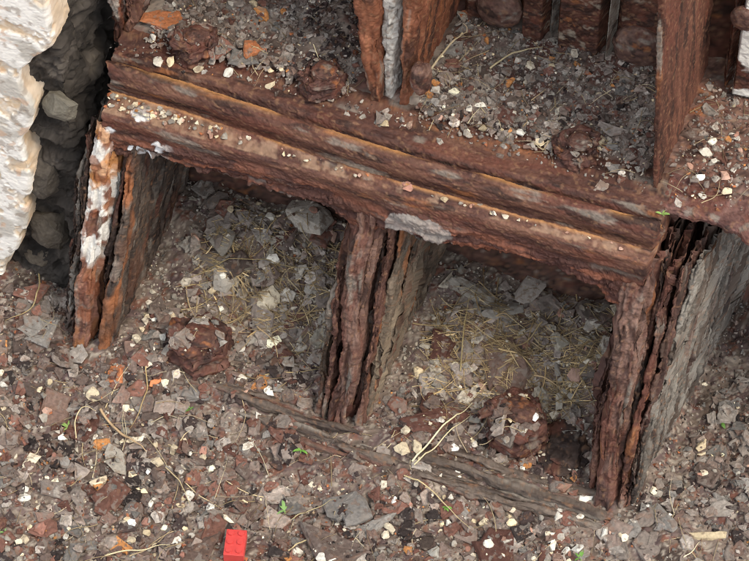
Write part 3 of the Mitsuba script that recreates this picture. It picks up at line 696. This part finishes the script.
# pale chips at places seen in the photograph
for px, py in ((126, 403), (138, 429), (154, 434), (173, 440), (192, 450), (183, 457), (22, 483), (23, 491), (53, 472), (132, 465), (140, 482), (188, 488), (228, 510), (163, 519), (130, 532), (146, 524), (175, 535), (156, 454), (40, 500), (51, 554),
               (178, 491), (203, 440), (219, 471), (418, 382), (458, 380), (453, 452), (348, 488), (337, 512), (312, 473), (331, 551), (296, 544), (484, 516), (470, 515), (257, 417), (550, 528), (553, 538), (739, 473), (165, 384), (241, 381), (269, 397), (241, 353),
               (146, 327), (155, 322), (160, 330), (150, 340), (142, 333), (165, 326), (170, 335), (158, 316), (137, 345), (174, 322), (150, 312), (147, 322), (163, 341), (132, 352), (30, 462), (120, 470), (110, 500), (85, 520), (210, 500), (385, 530), (60, 430)):
    p = atz(px, py, .004)
    drop_chip(p[0], p[1], rng.uniform(.0035, .0058), pick(('cream', 5), ('white', 3)), low)
for px, py in ((406, 502), (359, 527), (562, 489), (243, 396), (529, 525), (482, 395), (560, 340)):
    p = atz(px, py, .004)
    drop_chip(p[0], p[1], rng.uniform(.005, .0075), 'pink', low)
for px, py in ((706, 151), (714, 160), (733, 169), (727, 189), (699, 177), (712, 140), (720, 158), (740, 150), (690, 165), (735, 135), (703, 192), (500, 125), (480, 105), (455, 90), (520, 130), (440, 115), (395, 105), (410, 120), (560, 110), (530, 65), (600, 140), (540, 140), (198, 64), (157, 56), (170, 57), (270, 80), (228, 68), (385, 118)):
    p = atz(px, py, .262)
    if not blocked(p[0], p[1], top): drop_chip(p[0], p[1], rng.uniform(.003, .0055), pick(('cream', 5), ('white', 2), ('pink', 1)), top)

# ------------------------------------------------------------------ scattered litter
def wanted(x, y, f, inv=False):
    m = CAM * 0
    P3 = np.array([x, y, .262 if f is top else .01])
    w = P3 - CAM
    d = w @ FW
    px, py = 374.5 + F * (w @ RT) / d, 280.5 - F * (w @ UP) / d
    return -40 < px < 790 and -40 < py < 600
def scatter(n, fn, f, y0, y1, x0=-.36, x1=.42):
    k = 0
    while k < n:
        x, y = rng.uniform(x0, x1), rng.uniform(y0, y1)
        k += 1
        if blocked(x, y, f) or not wanted(x, y, f): continue
        fn(x, y)
def dens(x, y, s, f=9):
    return float(FB(np.array([x, y, s]), f, 3, 820))
TX, TY = tp[0], tp[1]
def clear_toy(x, y, r): return (x - TX) ** 2 + (y - TY) ** 2 > (.017 + r) ** 2
def ground_flake(rm, rs):
    def fn(x, y):
        r = rm * math.exp(rng.normal(0, rs))
        if not clear_toy(x, y, r): return
        lip = (-.026 < y < .006 and x > -.06) or (-.010 < y < .008 and -.155 < x < 0)
        if lip and rng.random() < .6: return
        bay = y > .05 and -.2 < x < .2
        if bay and rng.random() < .25: return
        if x > .24: tone = pick(('grey brown', 5), ('slate', 3), ('purple brown', 3), ('dark', 1))
        elif bay: tone = pick(('grey brown', 7), ('pale grey', 1.6), ('grey', 1.6), ('purple brown', 3), ('red brown', .8), ('dark', .6))
        elif dens(x, y, 3.1, 22) > .5: tone = pick(('purple brown', 8), ('red brown', 4), ('grey brown', 2), ('dark', 4), ('slate', .6), ('orange', .3))
        else: tone = pick(('purple brown', 7), ('red brown', 1.6), ('grey brown', 7), ('dark', 1.4), ('slate', 1.4), ('orange', .2))
        drop_flake(x, y, min(r, .017), tone, low)
    return fn
scatter(760, ground_flake(.0090, .32), low, -.25, .17)
scatter(3900, ground_flake(.0050, .34), low, -.25, .17)
DECKBOLTS = [tuple(atz(*q, .258)[:2]) for q in ((195, 48), (322, 84), (577, 152))]
def deck_flake(rm, rs):
    def fn(x, y):
        r = rm * math.exp(rng.normal(0, rs))
        if y < (.130 if x > .21 else .118) and rng.random() < .88 or x > .21 and rng.random() < .65: return
        if y < .095 or any((x - a) ** 2 + (y - b) ** 2 < .016 ** 2 for a, b in DECKBOLTS) and rng.random() < .8: return
        heap = ((x + .068) / .022) ** 2 + ((y - .170) / .045) ** 2 < 1.2
        drop_flake(x, y, min(r, .014), 'dark' if heap and rng.random() < .85 else pick(('grey brown', 8), ('purple brown', 5), ('slate', 1.5), ('grey', 1.2), ('red brown', 1.6), ('dark', .9), ('orange', .35)), top)
    return fn
scatter(300, deck_flake(.0055, .35), top, .1, .235)
scatter(3600, deck_flake(.0028, .3), top, .1, .235)
# ------------------------------------------------------------------ single pieces one can point to
singles = []
def single(kind, px, py, r, tone, label, cat, f=low, z=0.005, chip=True, sq=None, aspect=1.2, th=None, mat=None):
    p = atz(px, py, z)
    if kind == 'pale_stone': r *= .8
    n = len(big)
    if chip: drop_chip(p[0], p[1], r, tone, f, sq, kind)
    else: drop_flake(p[0], p[1], r, tone, f, th, aspect)
    if len(big) > n:
        b = big.pop(); b['kind'] = kind; b['label'] = label; b['cat'] = cat
        singles.append(b)
for a in ((308, 214, .026, 'grey', 'large flat grey stone under the ledge at the back of the left bay', .062, (1.25, .8, .45)),
          (222, 245, .016, 'grey', 'pale grey flat stone in the upper left of the left bay', .035, (1.1, .9, .4)),
          (226, 280, .016, 'grey', 'grey stone half under grass in the middle of the left bay', .025, (1.3, .7, .4)),
          (268, 306, .012, 'cream', 'beige angular stone right of the bolt in the left bay', .02, (1.1, .9, .5)),
          (274, 346, .009, 'cream', 'small beige stone low in the left bay near the middle rib', .01, (1, .9, .5)),
          (313, 297, .009, 'grey', 'grey stone in the left bay beside the middle rib', .02, (1.2, .8, .5)),
          (470, 300, .022, 'grey', 'grey layered stone at the left of the right bay', .03, (1.4, .7, .35)),
          (500, 322, .017, 'grey', 'pale stone slab in the middle of the right bay', .022, (1.4, .7, .35)),
          (530, 286, .018, 'grey brown', 'brownish stone at the back of the right bay', .04, (1.3, .8, .4))):
    single('rubble_stone', a[0], a[1], a[2], a[3], a[4], 'stone', z=a[5], sq=a[6])
for _ in range(46):
    bx = rng.uniform(-.17, -.03) if rng.random() < .45 else rng.uniform(.04, .19)
    by = rng.uniform(.075, .155)
    if not blocked(bx, by, low): drop_chip(bx, by, .0060 * math.exp(rng.normal(0, .4)), pick(('pale grey', 2), ('grey', 1.5), ('grey brown', 3)), low, (1.2, rng.uniform(.6, .95), rng.uniform(.3, .55)))
for a in ((30, 288, .020, 'red brown', 'reddish slab of rust against the foot of the white pier', 1.0), (46, 335, .020, 'slate', 'flat slate grey slab beside the left rib', 1.3),
          (240, 295, .016, 'purple brown', 'purple rust slab behind the bolt in the left bay', 1.2), (500, 378, .026, 'purple brown', 'purple brown rust slab behind the bolt in the right bay', 1.4),
          (440, 360, .015, 'red brown', 'reddish rust slab right of the middle rib', 1.2), (440, 424, .020, 'red brown', 'long reddish rust plate before the right bay', 1.7),
          (108, 486, .017, 'red brown', 'flat reddish rust plate on the ground at lower left', 1.3), (212, 522, .013, 'red brown', 'small red brown flake just left of the toy brick', 1.4),
          (335, 540, .026, 'purple brown', 'wide dark flake at the bottom edge below the middle rib', 1.6), (500, 540, .020, 'red brown', 'brown rust plate at the bottom edge right of centre', 1.2),
          (706, 474, .014, 'purple brown', 'purple flake on the ground right of the right rib', 1.4), (190, 545, .024, 'purple brown', 'broad dark flake left of the toy brick at the bottom', 1.5),
          (345, 497, .020, 'slate', 'grey flake on the ground below the middle rib', 1.3), (45, 400, .018, 'purple brown', 'dark flake on the ground at the left edge', 1.2)):
    single('rust_slab', a[0], a[1], a[2], a[3], a[4], 'rust slab', chip=False, aspect=a[5])
for a in ((164, 19, .014, 'orange', 'orange flake on the deck near the top left rib', 1.6), (258, 15, .009, 'orange', 'small orange flake at the top of the deck', 1.2), (251, 53, .012, 'orange', 'orange flake on the deck between the two left bolts', 1.3),
          (512, 82, .006, 'orange', 'small orange flake on the deck between the upper ribs', 1.2), (505, 112, .010, 'red brown', 'flat reddish flake on the deck behind the moulding', 1.3)):
    single('orange_flake' if a[3] == 'orange' else 'reddish_flake', a[0], a[1], a[2], a[3], a[4], 'rust flake', f=top, z=.262, chip=False, aspect=a[5])
for a in ((435, 544, .008, 'white', 'white angular stone at the bottom edge near the centre', (1, .9, .7)), (709, 534, .015, 'cream', 'long white shell like stone at lower right', (1.5, .55, .35)),
          (585, 500, .007, 'white', 'white stone left of the foot of the right rib', None), (702, 443, .008, 'cream', 'cream stone right of the right rib', None), (92, 391, .009, 'cream', 'cream stone on the ground before the left rib', (1.1, .9, .5)),
          (115, 451, .016, 'grey', 'wide pale plate of stone on the ground at left', (1.4, .8, .25)), (574, 392, .009, 'pink', 'pink stone left of the right rib in the right bay', None), (30, 452, .011, 'cream', 'cream stone at the left edge of the ground', (1.4, .8, .4)),
          (325, 554, .009, 'white', 'upright white stone at the bottom edge right of the toy brick', None), (270, 396, .007, 'white', 'white stone just left of the foot of the middle rib', None), (402, 452, .008, 'cream', 'pale square stone right of the foot of the middle rib', None),
          (417, 451, .008, 'cream', 'pale stone beside the square one right of the middle rib', None), (98, 474, .010, 'cream', 'cream stone on the ground above the flat reddish plate', (1.3, .8, .5)), (724, 176, .008, 'pink', 'pink stone on the deck at the right edge', None)):
    single('pale_stone', a[0], a[1], a[2], a[3], a[4], 'stone', f=top if 'deck' in a[4] else low, z=.262 if 'deck' in a[4] else .005, sq=a[5])

def ground_chip(x, y):
    d = dens(x, y, .1)
    left = .9 if x < .0 else .45
    if x > .24: left = .35
    if rng.random() > left * sm(.42, .60, np.array(d)) * 1.7: return
    r = .0025 * math.exp(rng.normal(0, .35))
    if clear_toy(x, y, r): drop_chip(x, y, r, pick(('cream', 5), ('white', 2), ('grey', 5), ('pink', 1.5)), low)
scatter(1800, ground_chip, low, -.25, .16)
def deck_chip(x, y):
    if y < .108: return
    if rng.random() > .55 * (.8 if x > .21 else 1): return
    drop_chip(x, y, .0022 * math.exp(rng.normal(0, .35)), pick(('cream', 2.5), ('white', .6), ('grey', 6), ('pink', 1)), top)
scatter(380, deck_chip, top, .105, .235)
def tread_chip(x, y):
    f = 1.0 if x < -.12 else .16
    if rng.random() > f: return
    zt = .2375
    V, F_ = make_chip(.0018 * math.exp(rng.normal(0, .4)), (1, .9, .6), 12)
    V = orient(V, np.array([0, 0, 1.0]), rng.uniform(0, 6.28)) + np.array([x, y, zt + .0008])
    rec('stone_chip', pick(('cream', 4), ('grey', 4), ('pink', 2), ('orange', 1)), top, x, y, .002, V, F_, 'chip_mat')
for _ in range(420):
    x = rng.uniform(-.215, .20)
    tread_chip(x, rng.uniform(.062, .066 + .010 * float(sm(.05, -.2, np.array(x)))))

# 300 largest of each kind are things, the rest litter; fine crumbs as litter too
def join(parts):
    off, Vs, Fs, Cs = 0, [], [], []
    for V, Fq, C in parts:
        Vs.append(V); Fs.append(Fq + off); Cs.append(C); off += len(V)
    return (np.vstack(Vs), np.vstack(Fs)), np.vstack(Cs)
CATS = {'rust_flake': ('rust flake', 'rust flake'), 'stone_chip': ('stone chip', 'stone chip'), }
TONEWORD = {'pale grey': 'pale grey', 'cream': 'cream', 'white': 'white', 'grey': 'grey', 'pink': 'pinkish', 'purple brown': 'purple brown', 'red brown': 'reddish brown', 'grey brown': 'grey brown', 'orange': 'orange', 'dark': 'very dark', 'slate': 'slate grey'}
MARKS = [('the red toy brick', 235, 541), ('the left bay bolt', 195, 350), ('the right bay bolt', 512, 432), ('the left rib foot', 97, 355), ('the middle rib foot', 340, 432), ('the right rib foot', 610, 512),
         ('the upper middle rib', 385, 90), ('the tall upper rib foot', 655, 182), ('the top left deck bolt', 195, 45), ('the middle deck bolt', 323, 82), ('the right deck bolt', 576, 152),
         ('the pale forked straw', 440, 440), ('the brown twig', 122, 427), ('the bottom left straw', 137, 545), ('the shell like stone', 709, 534), ('the lower right cream stone', 702, 443),
         ('the wide pale stone plate', 115, 451), ('the left cream stone', 92, 391), ('the flat reddish rust plate', 108, 486), ('the tuft of green leaves', 284, 502), ('the bright green seedling', 580, 556),
         ('the smallest seedling', 446, 504), ('the single green blade', 725, 428), ('the green moss sprig', 662, 213), ('the large flat grey stone', 308, 214), ('the grey layered stone', 470, 300),
         ('the beige angular stone', 268, 306), ('the flat reddish flake', 505, 112), ('the white pier foot', 15, 280), ('the white angular stone', 435, 544), ('the slate grey slab', 46, 335)]
def on_picture(x, y, z):
    w = np.array([x, y, z]) - CAM
    d = w @ FW
    return 374.5 + F * (w @ RT) / d, 280.5 - F * (w @ UP) / d
SIDES = ['right of', 'below right of', 'below', 'below left of', 'left of', 'above left of', 'above', 'above right of']
NTH = ['nearest', 'second nearest', 'third nearest', 'fourth nearest', 'fifth nearest', 'sixth nearest', 'seventh nearest', 'eighth nearest', 'ninth nearest', 'tenth nearest', 'eleventh nearest', 'twelfth nearest', 'thirteenth nearest', 'fourteenth nearest']
def name_all(items):
    """items: (phrase, x, y, z) -> labels that tell each by the landmark it lies nearest to."""
    got = {}
    for k, (phrase, x, y, z) in enumerate(items):
        px, py = on_picture(x, y, z)
        d, m = min((math.hypot(px - a, py - b), n) for n, (_w, a, b) in enumerate(MARKS))
        side = SIDES[int(round(math.atan2(py - MARKS[m][2], px - MARKS[m][1]) / (math.pi / 4))) % 8]
        got.setdefault((phrase, side, m), []).append((d, k))
    out = [None] * len(items)
    for (phrase, side, m), l in got.items():
        for n, (_d, k) in enumerate(sorted(l)):
            out[k] = f"{phrase} {side} {MARKS[m][0]}" + (f", {NTH[min(n, 13)]}" if len(l) > 1 else '')
    return out
rest_parts = {}
for kind in ('rust_flake', 'stone_chip'):
    lot = sorted([b for b in big if b['kind'] == kind], key=lambda b: -b['size'])
    cat, noun = CATS[kind]
    labs = name_all([(f"{TONEWORD[b['tone']]} {noun}", b['x'], b['y'], float(b['V'][:, 2].mean())) for b in lot[:300]])
    for b, lab in zip(lot[:300], labs):
        put(kind, (b['V'], b['F']), b['c'], b['mat'], lab, cat, f"{TONEWORD[b['tone']]} {noun.replace('flake', 'flakes').replace('chip', 'chips')} {b['zone']}")
    rest_parts[kind] = [(b['V'], b['F'], b['c']) for b in lot[300:]]
for b in singles:
    put(b['kind'], (b['V'], b['F']), b['c'], b['mat'], b['label'], b['cat'])
m, c = join(rest_parts['rust_flake'])
put('rust_litter', m, c, 'litter_mat', 'loose litter of small rust flakes over ground and deck', kind='stuff')
m, c = join(rest_parts['stone_chip'])
put('stone_litter', m, c, 'chip_mat', 'loose litter of tiny stone chips over ground and deck', kind='stuff')
protos = [make_chip(1.0, (1, .8, .6), 9) for _ in range(24)]
def crumbs(n, f, y0, y1, r0, tones, keep):
    x, y = rng.uniform(-.36, .42, n), rng.uniform(y0, y1, n)
    ok = np.array([(f is low or not blocked(a, b, f)) and wanted(a, b, f) and keep(a, b) for a, b in zip(x, y)])
    x, y = x[ok], y[ok]
    from scipy.ndimage import gaussian_filter
    proud = Field(f.h - gaussian_filter(f.h, 7)).z(x, y)
    ok = (proud < .0004) | (rng.random(len(x)) < .18)
    x, y = x[ok], y[ok]
    z = f.z(x, y)
    out = []
    for a, b, zz in zip(x, y, z):
        V, Fq = protos[rng.integers(24)]
        r = r0 * math.exp(rng.normal(0, .4))
        t = rng.uniform(0, 6.28, 2)
        R1 = np.array([[math.cos(t[0]), -math.sin(t[0]), 0], [math.sin(t[0]), math.cos(t[0]), 0], [0, 0, 1]])
        R2 = np.array([[1, 0, 0], [0, math.cos(t[1]), -math.sin(t[1])], [0, math.sin(t[1]), math.cos(t[1])]])
        tone = tones[rng.integers(len(tones))]
        if f is low and b > .05 and -.2 < a < .2 and rng.random() < .7: tone = ('pale grey', 'grey', 'grey brown')[rng.integers(3)]
        col = lin(PAL[tone][rng.integers(len(PAL[tone]))]) * math.exp(rng.normal(0, .25))
        out.append(((V * r) @ R2.T @ R1.T + np.array([a, b, zz + r * .25]), Fq, np.tile(col, (len(V), 1))))
    return out
tones_g = ['purple brown'] * 5 + ['grey brown'] * 5 + ['red brown'] * 3 + ['dark'] * 4 + ['slate'] * 3 + ['cream', 'grey', 'orange', 'grey']
tones_d = ['grey brown'] * 9 + ['purple brown'] * 3 + ['slate'] * 3 + ['dark'] * 2 + ['grey'] * 2 + ['red brown', 'cream', 'grey', 'grey', 'orange']
out = crumbs(42000, low, -.25, .25, .0013, tones_g, lambda x, y: not (((-.028 < y < .006 and x > -.06) or (-.010 < y < .008 and -.155 < x < 0)) and rng.random() < .55))
out += crumbs(25000, top, .105, .236, .0011, tones_d, lambda x, y: rng.random() < (sm(.108, .14, np.array(y)) + .16) * (.5 if x > .21 else 1))
m, c = join(out)
put('grit', m, c, 'litter_mat', 'fine grit and crumbs of rust over ground and deck', kind='stuff')

# ------------------------------------------------------------------ dry grass, straws and twigs
def tube(pts, r, k=5):
    pts = np.asarray(pts); n = len(pts)
    t = np.gradient(pts, axis=0); t /= np.linalg.norm(t, axis=1, keepdims=True)
    a = np.cross(t, [0.13, 0.2, 1.0]); a /= np.linalg.norm(a, axis=1, keepdims=True)
    b = np.cross(t, a)
    ang = np.linspace(0, 2 * np.pi, k, endpoint=False)
    rr = np.broadcast_to(r, n)[:, None, None]
    V = (pts[:, None] + rr * (np.cos(ang)[None, :, None] * a[:, None] + np.sin(ang)[None, :, None] * b[:, None])).reshape(-1, 3)
    V = np.vstack([V, pts[:1], pts[-1:]])
    f = tri(gridf(n, k, True))
    caps = [(n * k, (i + 1) % k, i) for i in range(k)] + [(n * k + 1, (n - 1) * k + i, (n - 1) * k + (i + 1) % k) for i in range(k)]
    return V, np.vstack([f, caps])
STRAW = ('#a59374', '#b7a684', '#8f7d60', '#7d6c54', '#c3b698', '#9a8a72')
def stem(x, y, f, ln, r, bend=1.0, head=None, lift=.003):
    n = 16
    h = rng.uniform(0, 2 * np.pi) if head is None else head
    k = rng.normal(0, 8 * bend)
    s = np.linspace(-.5, .5, n) * ln
    hh = h + k * s + rng.normal(0, .25) * np.sin(s / ln * 6)
    st = ln / (n - 1)
    px = x + np.cumsum(np.cos(hh)) * st - np.sum(np.cos(hh)) * st * .5
    py = y + np.cumsum(np.sin(hh)) * st - np.sum(np.sin(hh)) * st * .5
    zs = f.z(px, py)
    for _ in range(5):
        zs = np.maximum(zs, np.convolve(np.pad(zs, 2, mode='edge'), [.1, .2, .4, .2, .1], 'valid')) * .6 + .4 * np.convolve(np.pad(zs, 2, mode='edge'), [.1, .2, .4, .2, .1], 'valid')
    zs = zs + r * .6 + lift * .5 * rng.random() * (1 + np.sin(np.linspace(0, 3.1, n))) - .0004
    rr = r * np.interp(np.linspace(0, 1, n), [0, .5, 1], [1, .8, .18])
    V, Fq = tube(np.stack([px, py, zs], 1), rr)
    col = lin(STRAW[rng.integers(len(STRAW))]) * math.exp(rng.normal(-.15, .22))
    return V, Fq, np.tile(col, (len(V), 1)) * (0.8 + .4 * N(V, 260, 5)[:, None]), px, py
def stem_px(pts, f, r, z, label, col, kind='grass_stem', cat='grass stem', lift=.003):
    q = np.array([atz(a, b, z) for a, b in pts]); r = r * .75
    t = np.linspace(0, 1, len(q))
    tt = np.linspace(0, 1, 24)
    px, py = np.interp(tt, t, q[:, 0]), np.interp(tt, t, q[:, 1])
    for _ in range(3):
        px[1:-1] = (px[:-2] + 2 * px[1:-1] + px[2:]) / 4; py[1:-1] = (py[:-2] + 2 * py[1:-1] + py[2:]) / 4
    zs = f.z(px, py)
    for _ in range(8): zs = np.maximum(zs, np.convolve(np.pad(zs, 1, mode='edge'), [.3, .4, .3], 'valid'))
    V, Fq = tube(np.stack([px, py, zs + .001 + r * .5 + lift * np.sin(tt * 3.1)], 1), r * np.interp(tt, [0, .6, 1], [1, .8, .25]), 6)
    put(kind, (V, Fq), np.tile(lin(col), (len(V), 1)) * (.8 + .4 * N(V, 200, 9)[:, None]), 'straw_mat', label, cat, smooth=True)
for a in (([(412, 466), (432, 446), (455, 428), (472, 408)], .0011, .005, 'pale forked straw lying across the front of the right bay', '#d3cba8', low), ([(414, 468), (440, 450), (470, 422)], .0009, .005, 'shorter straw beside the pale forked straw', '#c6bb98', low),
          ([(404, 478), (425, 487), (445, 503), (470, 525)], .0009, .003, 'straw pointing to lower right before the right bay', '#b6a680', low), ([(100, 408), (118, 424), (146, 446)], .0016, .004, 'brown twig among white chips at left', '#ab9272', low),
          ([(104, 549), (135, 545), (170, 540)], .0009, .003, 'straight straw at the bottom left', '#c9bc98', low), ([(146, 372), (148, 390), (140, 408), (128, 420)], .0008, .004, 'curved straw before the left rib', '#a58f66', low),
          ([(75, 430), (74, 418), (82, 409), (96, 412)], .0008, .004, 'curved straw at the left of the ground', '#c0b08c', low), ([(36, 250), (40, 285), (33, 305), (5, 320)], .0010, .01, 'long curved straw at the foot of the white pier', '#a3926c', low),
          ([(430, 68), (448, 48), (466, 34)], .0013, .265, 'straw pointing at the upper middle rib', '#b8a98c', top), ([(490, 67), (515, 52), (543, 46)], .0011, .265, 'straw lying on the deck near the wall plates', '#b3a584', top),
          ([(543, 465), (556, 452), (562, 440)], .0009, .008, 'short straw before the right bolt', '#bfae8c', low), ([(288, 545), (302, 536), (314, 528)], .0009, .003, 'short straw right of the toy brick', '#b7a780', low),
          ([(290, 510), (310, 500), (336, 493)], .0007, .003, 'thin straw below the middle rib', '#a79a78', low), ([(165, 462), (180, 478), (190, 500)], .0007, .003, 'thin straw among the chips at left', '#b1a27e', low),
          ([(460, 380), (463, 345), (468, 322)], .0007, .012, 'upright looking straw in the right bay', '#a9996f', low), ([(190, 268), (240, 262), (300, 272), (335, 270)], .0005, .04, 'long straw across the grass of the left bay', '#9c8b66', low)):
    stem_px(a[0], a[5], a[1], a[2], a[3], a[4])
loose, mat_ = [], []
def add_stem(x, y, f, ln, r, b=1.0): loose.append((*stem(x, y, f, ln, r, b), f, ln * r, x, y))
for _ in range(340):
    x, y = rng.uniform(-.30, .36), rng.uniform(-.24, .03)
    if not blocked(x, y, low) and wanted(x, y, low) and clear_toy(x, y, .02): add_stem(x, y, low, rng.uniform(.010, .045), rng.uniform(.0002, .00048), 1.3)
for _ in range(420):
    x, y = rng.uniform(-.19, .45), rng.uniform(.112, .235)
    if not blocked(x, y, top) and wanted(x, y, top) and rng.random() < (.8 if x > 0 else .4): add_stem(x, y, top, rng.uniform(.008, .03), rng.uniform(.0002, .00045), 1.4)
for bx0, bx1, n, cy in ((-.155, -.03, 480, .10), (.045, .185, 700, .10)):
    for _ in range(n):
        x, y = rng.uniform(bx0, bx1), rng.normal(cy, .028)
        if not blocked(x, y, low) and y < .158:
            V, Fq, C, *_r = stem(x, y, low, rng.uniform(.010, .050), .0002 + .00045 * rng.random() ** 2.2, 1.3, rng.normal(-.1, .7), .0012)
            mat_.append((V, Fq, C * np.array([1.15, 1.08, .95]) * rng.uniform(.65, 1.15)))
loose.sort(key=lambda s: -s[6])
stem_labels = name_all([('dry grass stem', s[7], s[8], float(s[0][:, 2].mean())) for s in loose[:200]])
for s, lab in zip(loose[:200], stem_labels):
    V, Fq, C, px, py, f, _w, x, y = s
    z = zone(x, y, f)
    put('dry_stem', (V, Fq), C, 'straw_mat', lab, 'grass stem', f'dry grass stems {z}')
m, c = join([s[:3] for s in loose[200:]])
put('straw_litter', m, c, 'straw_mat', 'short bits of straw scattered over the litter', kind='stuff')
m, c = join(mat_)
put('dead_grass', m, c, 'straw_mat', 'mats of dead brown grass at the back of both bays', kind='stuff')

# ------------------------------------------------------------------ green seedlings and moss
def seedling(px, py, z, f, n, ln, label, col='#79b53f'):
    p = atz(px, py, z)
    z0 = float(f.z(p[0], p[1]))
    parts = []
    for i in range(n):
        a = rng.uniform(0, 6.28)
        l = ln * rng.uniform(.4, .95); w = l * rng.uniform(.16, .38)
        u_ = np.linspace(0, 1, 7)
        ww = w * np.sin(np.pi * np.clip(u_ * .92 + .06, 0, 1)) ** .8
        bx = u_ * l * .85; bzz = l * (.6 * u_ - .45 * u_ ** 2) + .001
        P0 = np.stack([bx, 0 * bx, bzz], 1)
        V = np.concatenate([P0 + np.array([0, 1, .25]) * ww[:, None] * .5, P0, P0 - np.array([0, 1, -.25]) * ww[:, None] * .5]).reshape(3, 7, 3).transpose(1, 0, 2).reshape(-1, 3)
        ca, sa = math.cos(a), math.sin(a)
        V = np.stack([V[:, 0] * ca - V[:, 1] * sa, V[:, 0] * sa + V[:, 1] * ca, V[:, 2]], 1) + np.array([p[0], p[1], z0])
        parts.append((V, tri(gridf(7, 3)), np.tile(lin(col) * math.exp(rng.normal(0, .15)), (21, 1))))
    m, c = join(parts)
    put('seedling', m, c, 'straw_mat', label, 'seedling', smooth=True)
for a in ((67, 420, .004, low, 4, .010, 'green seedling on the ground below the left rib'), (301, 450, .004, low, 4, .009, 'green seedling at the lip of the base plate left of the middle rib'), (580, 556, .002, low, 5, .009, 'bright green seedling at the bottom edge right of centre'),
          (4, 528, .002, low, 5, .010, 'green seedling at the bottom left edge'), (725, 428, .004, low, 2, .009, 'green blade right of the right rib'), (284, 502, .002, low, 5, .011, 'tuft of thin green leaves below the middle rib'),
          (446, 504, .002, low, 4, .007, 'small seedling below the forked straw'), (190, 408, .004, low, 3, .008, 'pale green seedling before the left bolt'), (662, 213, .257, top, 5, .008, 'green moss sprig at the end of the moulding')):
    seedling(*a, col=('#587f38', '#669140', '#7b9650', '#5a8a3e', '#76985a')[int(a[0]) % 5])

# ------------------------------------------------------------------ toy brick
TB = 'toy_brick'
tag(TB, 'red plastic toy brick with six studs lying at the bottom edge', 'toy brick')
W_, D_, H_ = .0158, .0238, .0096
import manifold3d as m3
def rbox(w, d, h, r):
    s = [m3.Manifold.sphere(r, 12).translate([x, y, z]) for x in (-w / 2 + r, w / 2 - r) for y in (-d / 2 + r, d / 2 - r) for z in (r, h - r)]
    return m3.Manifold.batch_hull(s)
ang = math.radians(20 - 5)
M = np.array([[math.cos(ang), -math.sin(ang), 0], [math.sin(ang), math.cos(ang), 0], [0, 0, 1.0]])
def toy(mesh, base):
    mm = mesh.to_mesh()
    V = mm.vert_properties[:, :3] @ M.T + np.array([TX, TY, TOYZ - .0005])
    put(base, (V, mm.tri_verts), np.tile(lin('#bf4441'), (len(V), 1)), 'plastic_mat')
toy(rbox(W_, D_, H_, .0004), TB + '__body')
for i in (-1, 1):
    for j in (-1, 0, 1):
        toy(m3.Manifold.cylinder(.0018, .0024, .0024, 28).translate([i * .004, j * .008, H_ - .0001]), TB + '__stud')
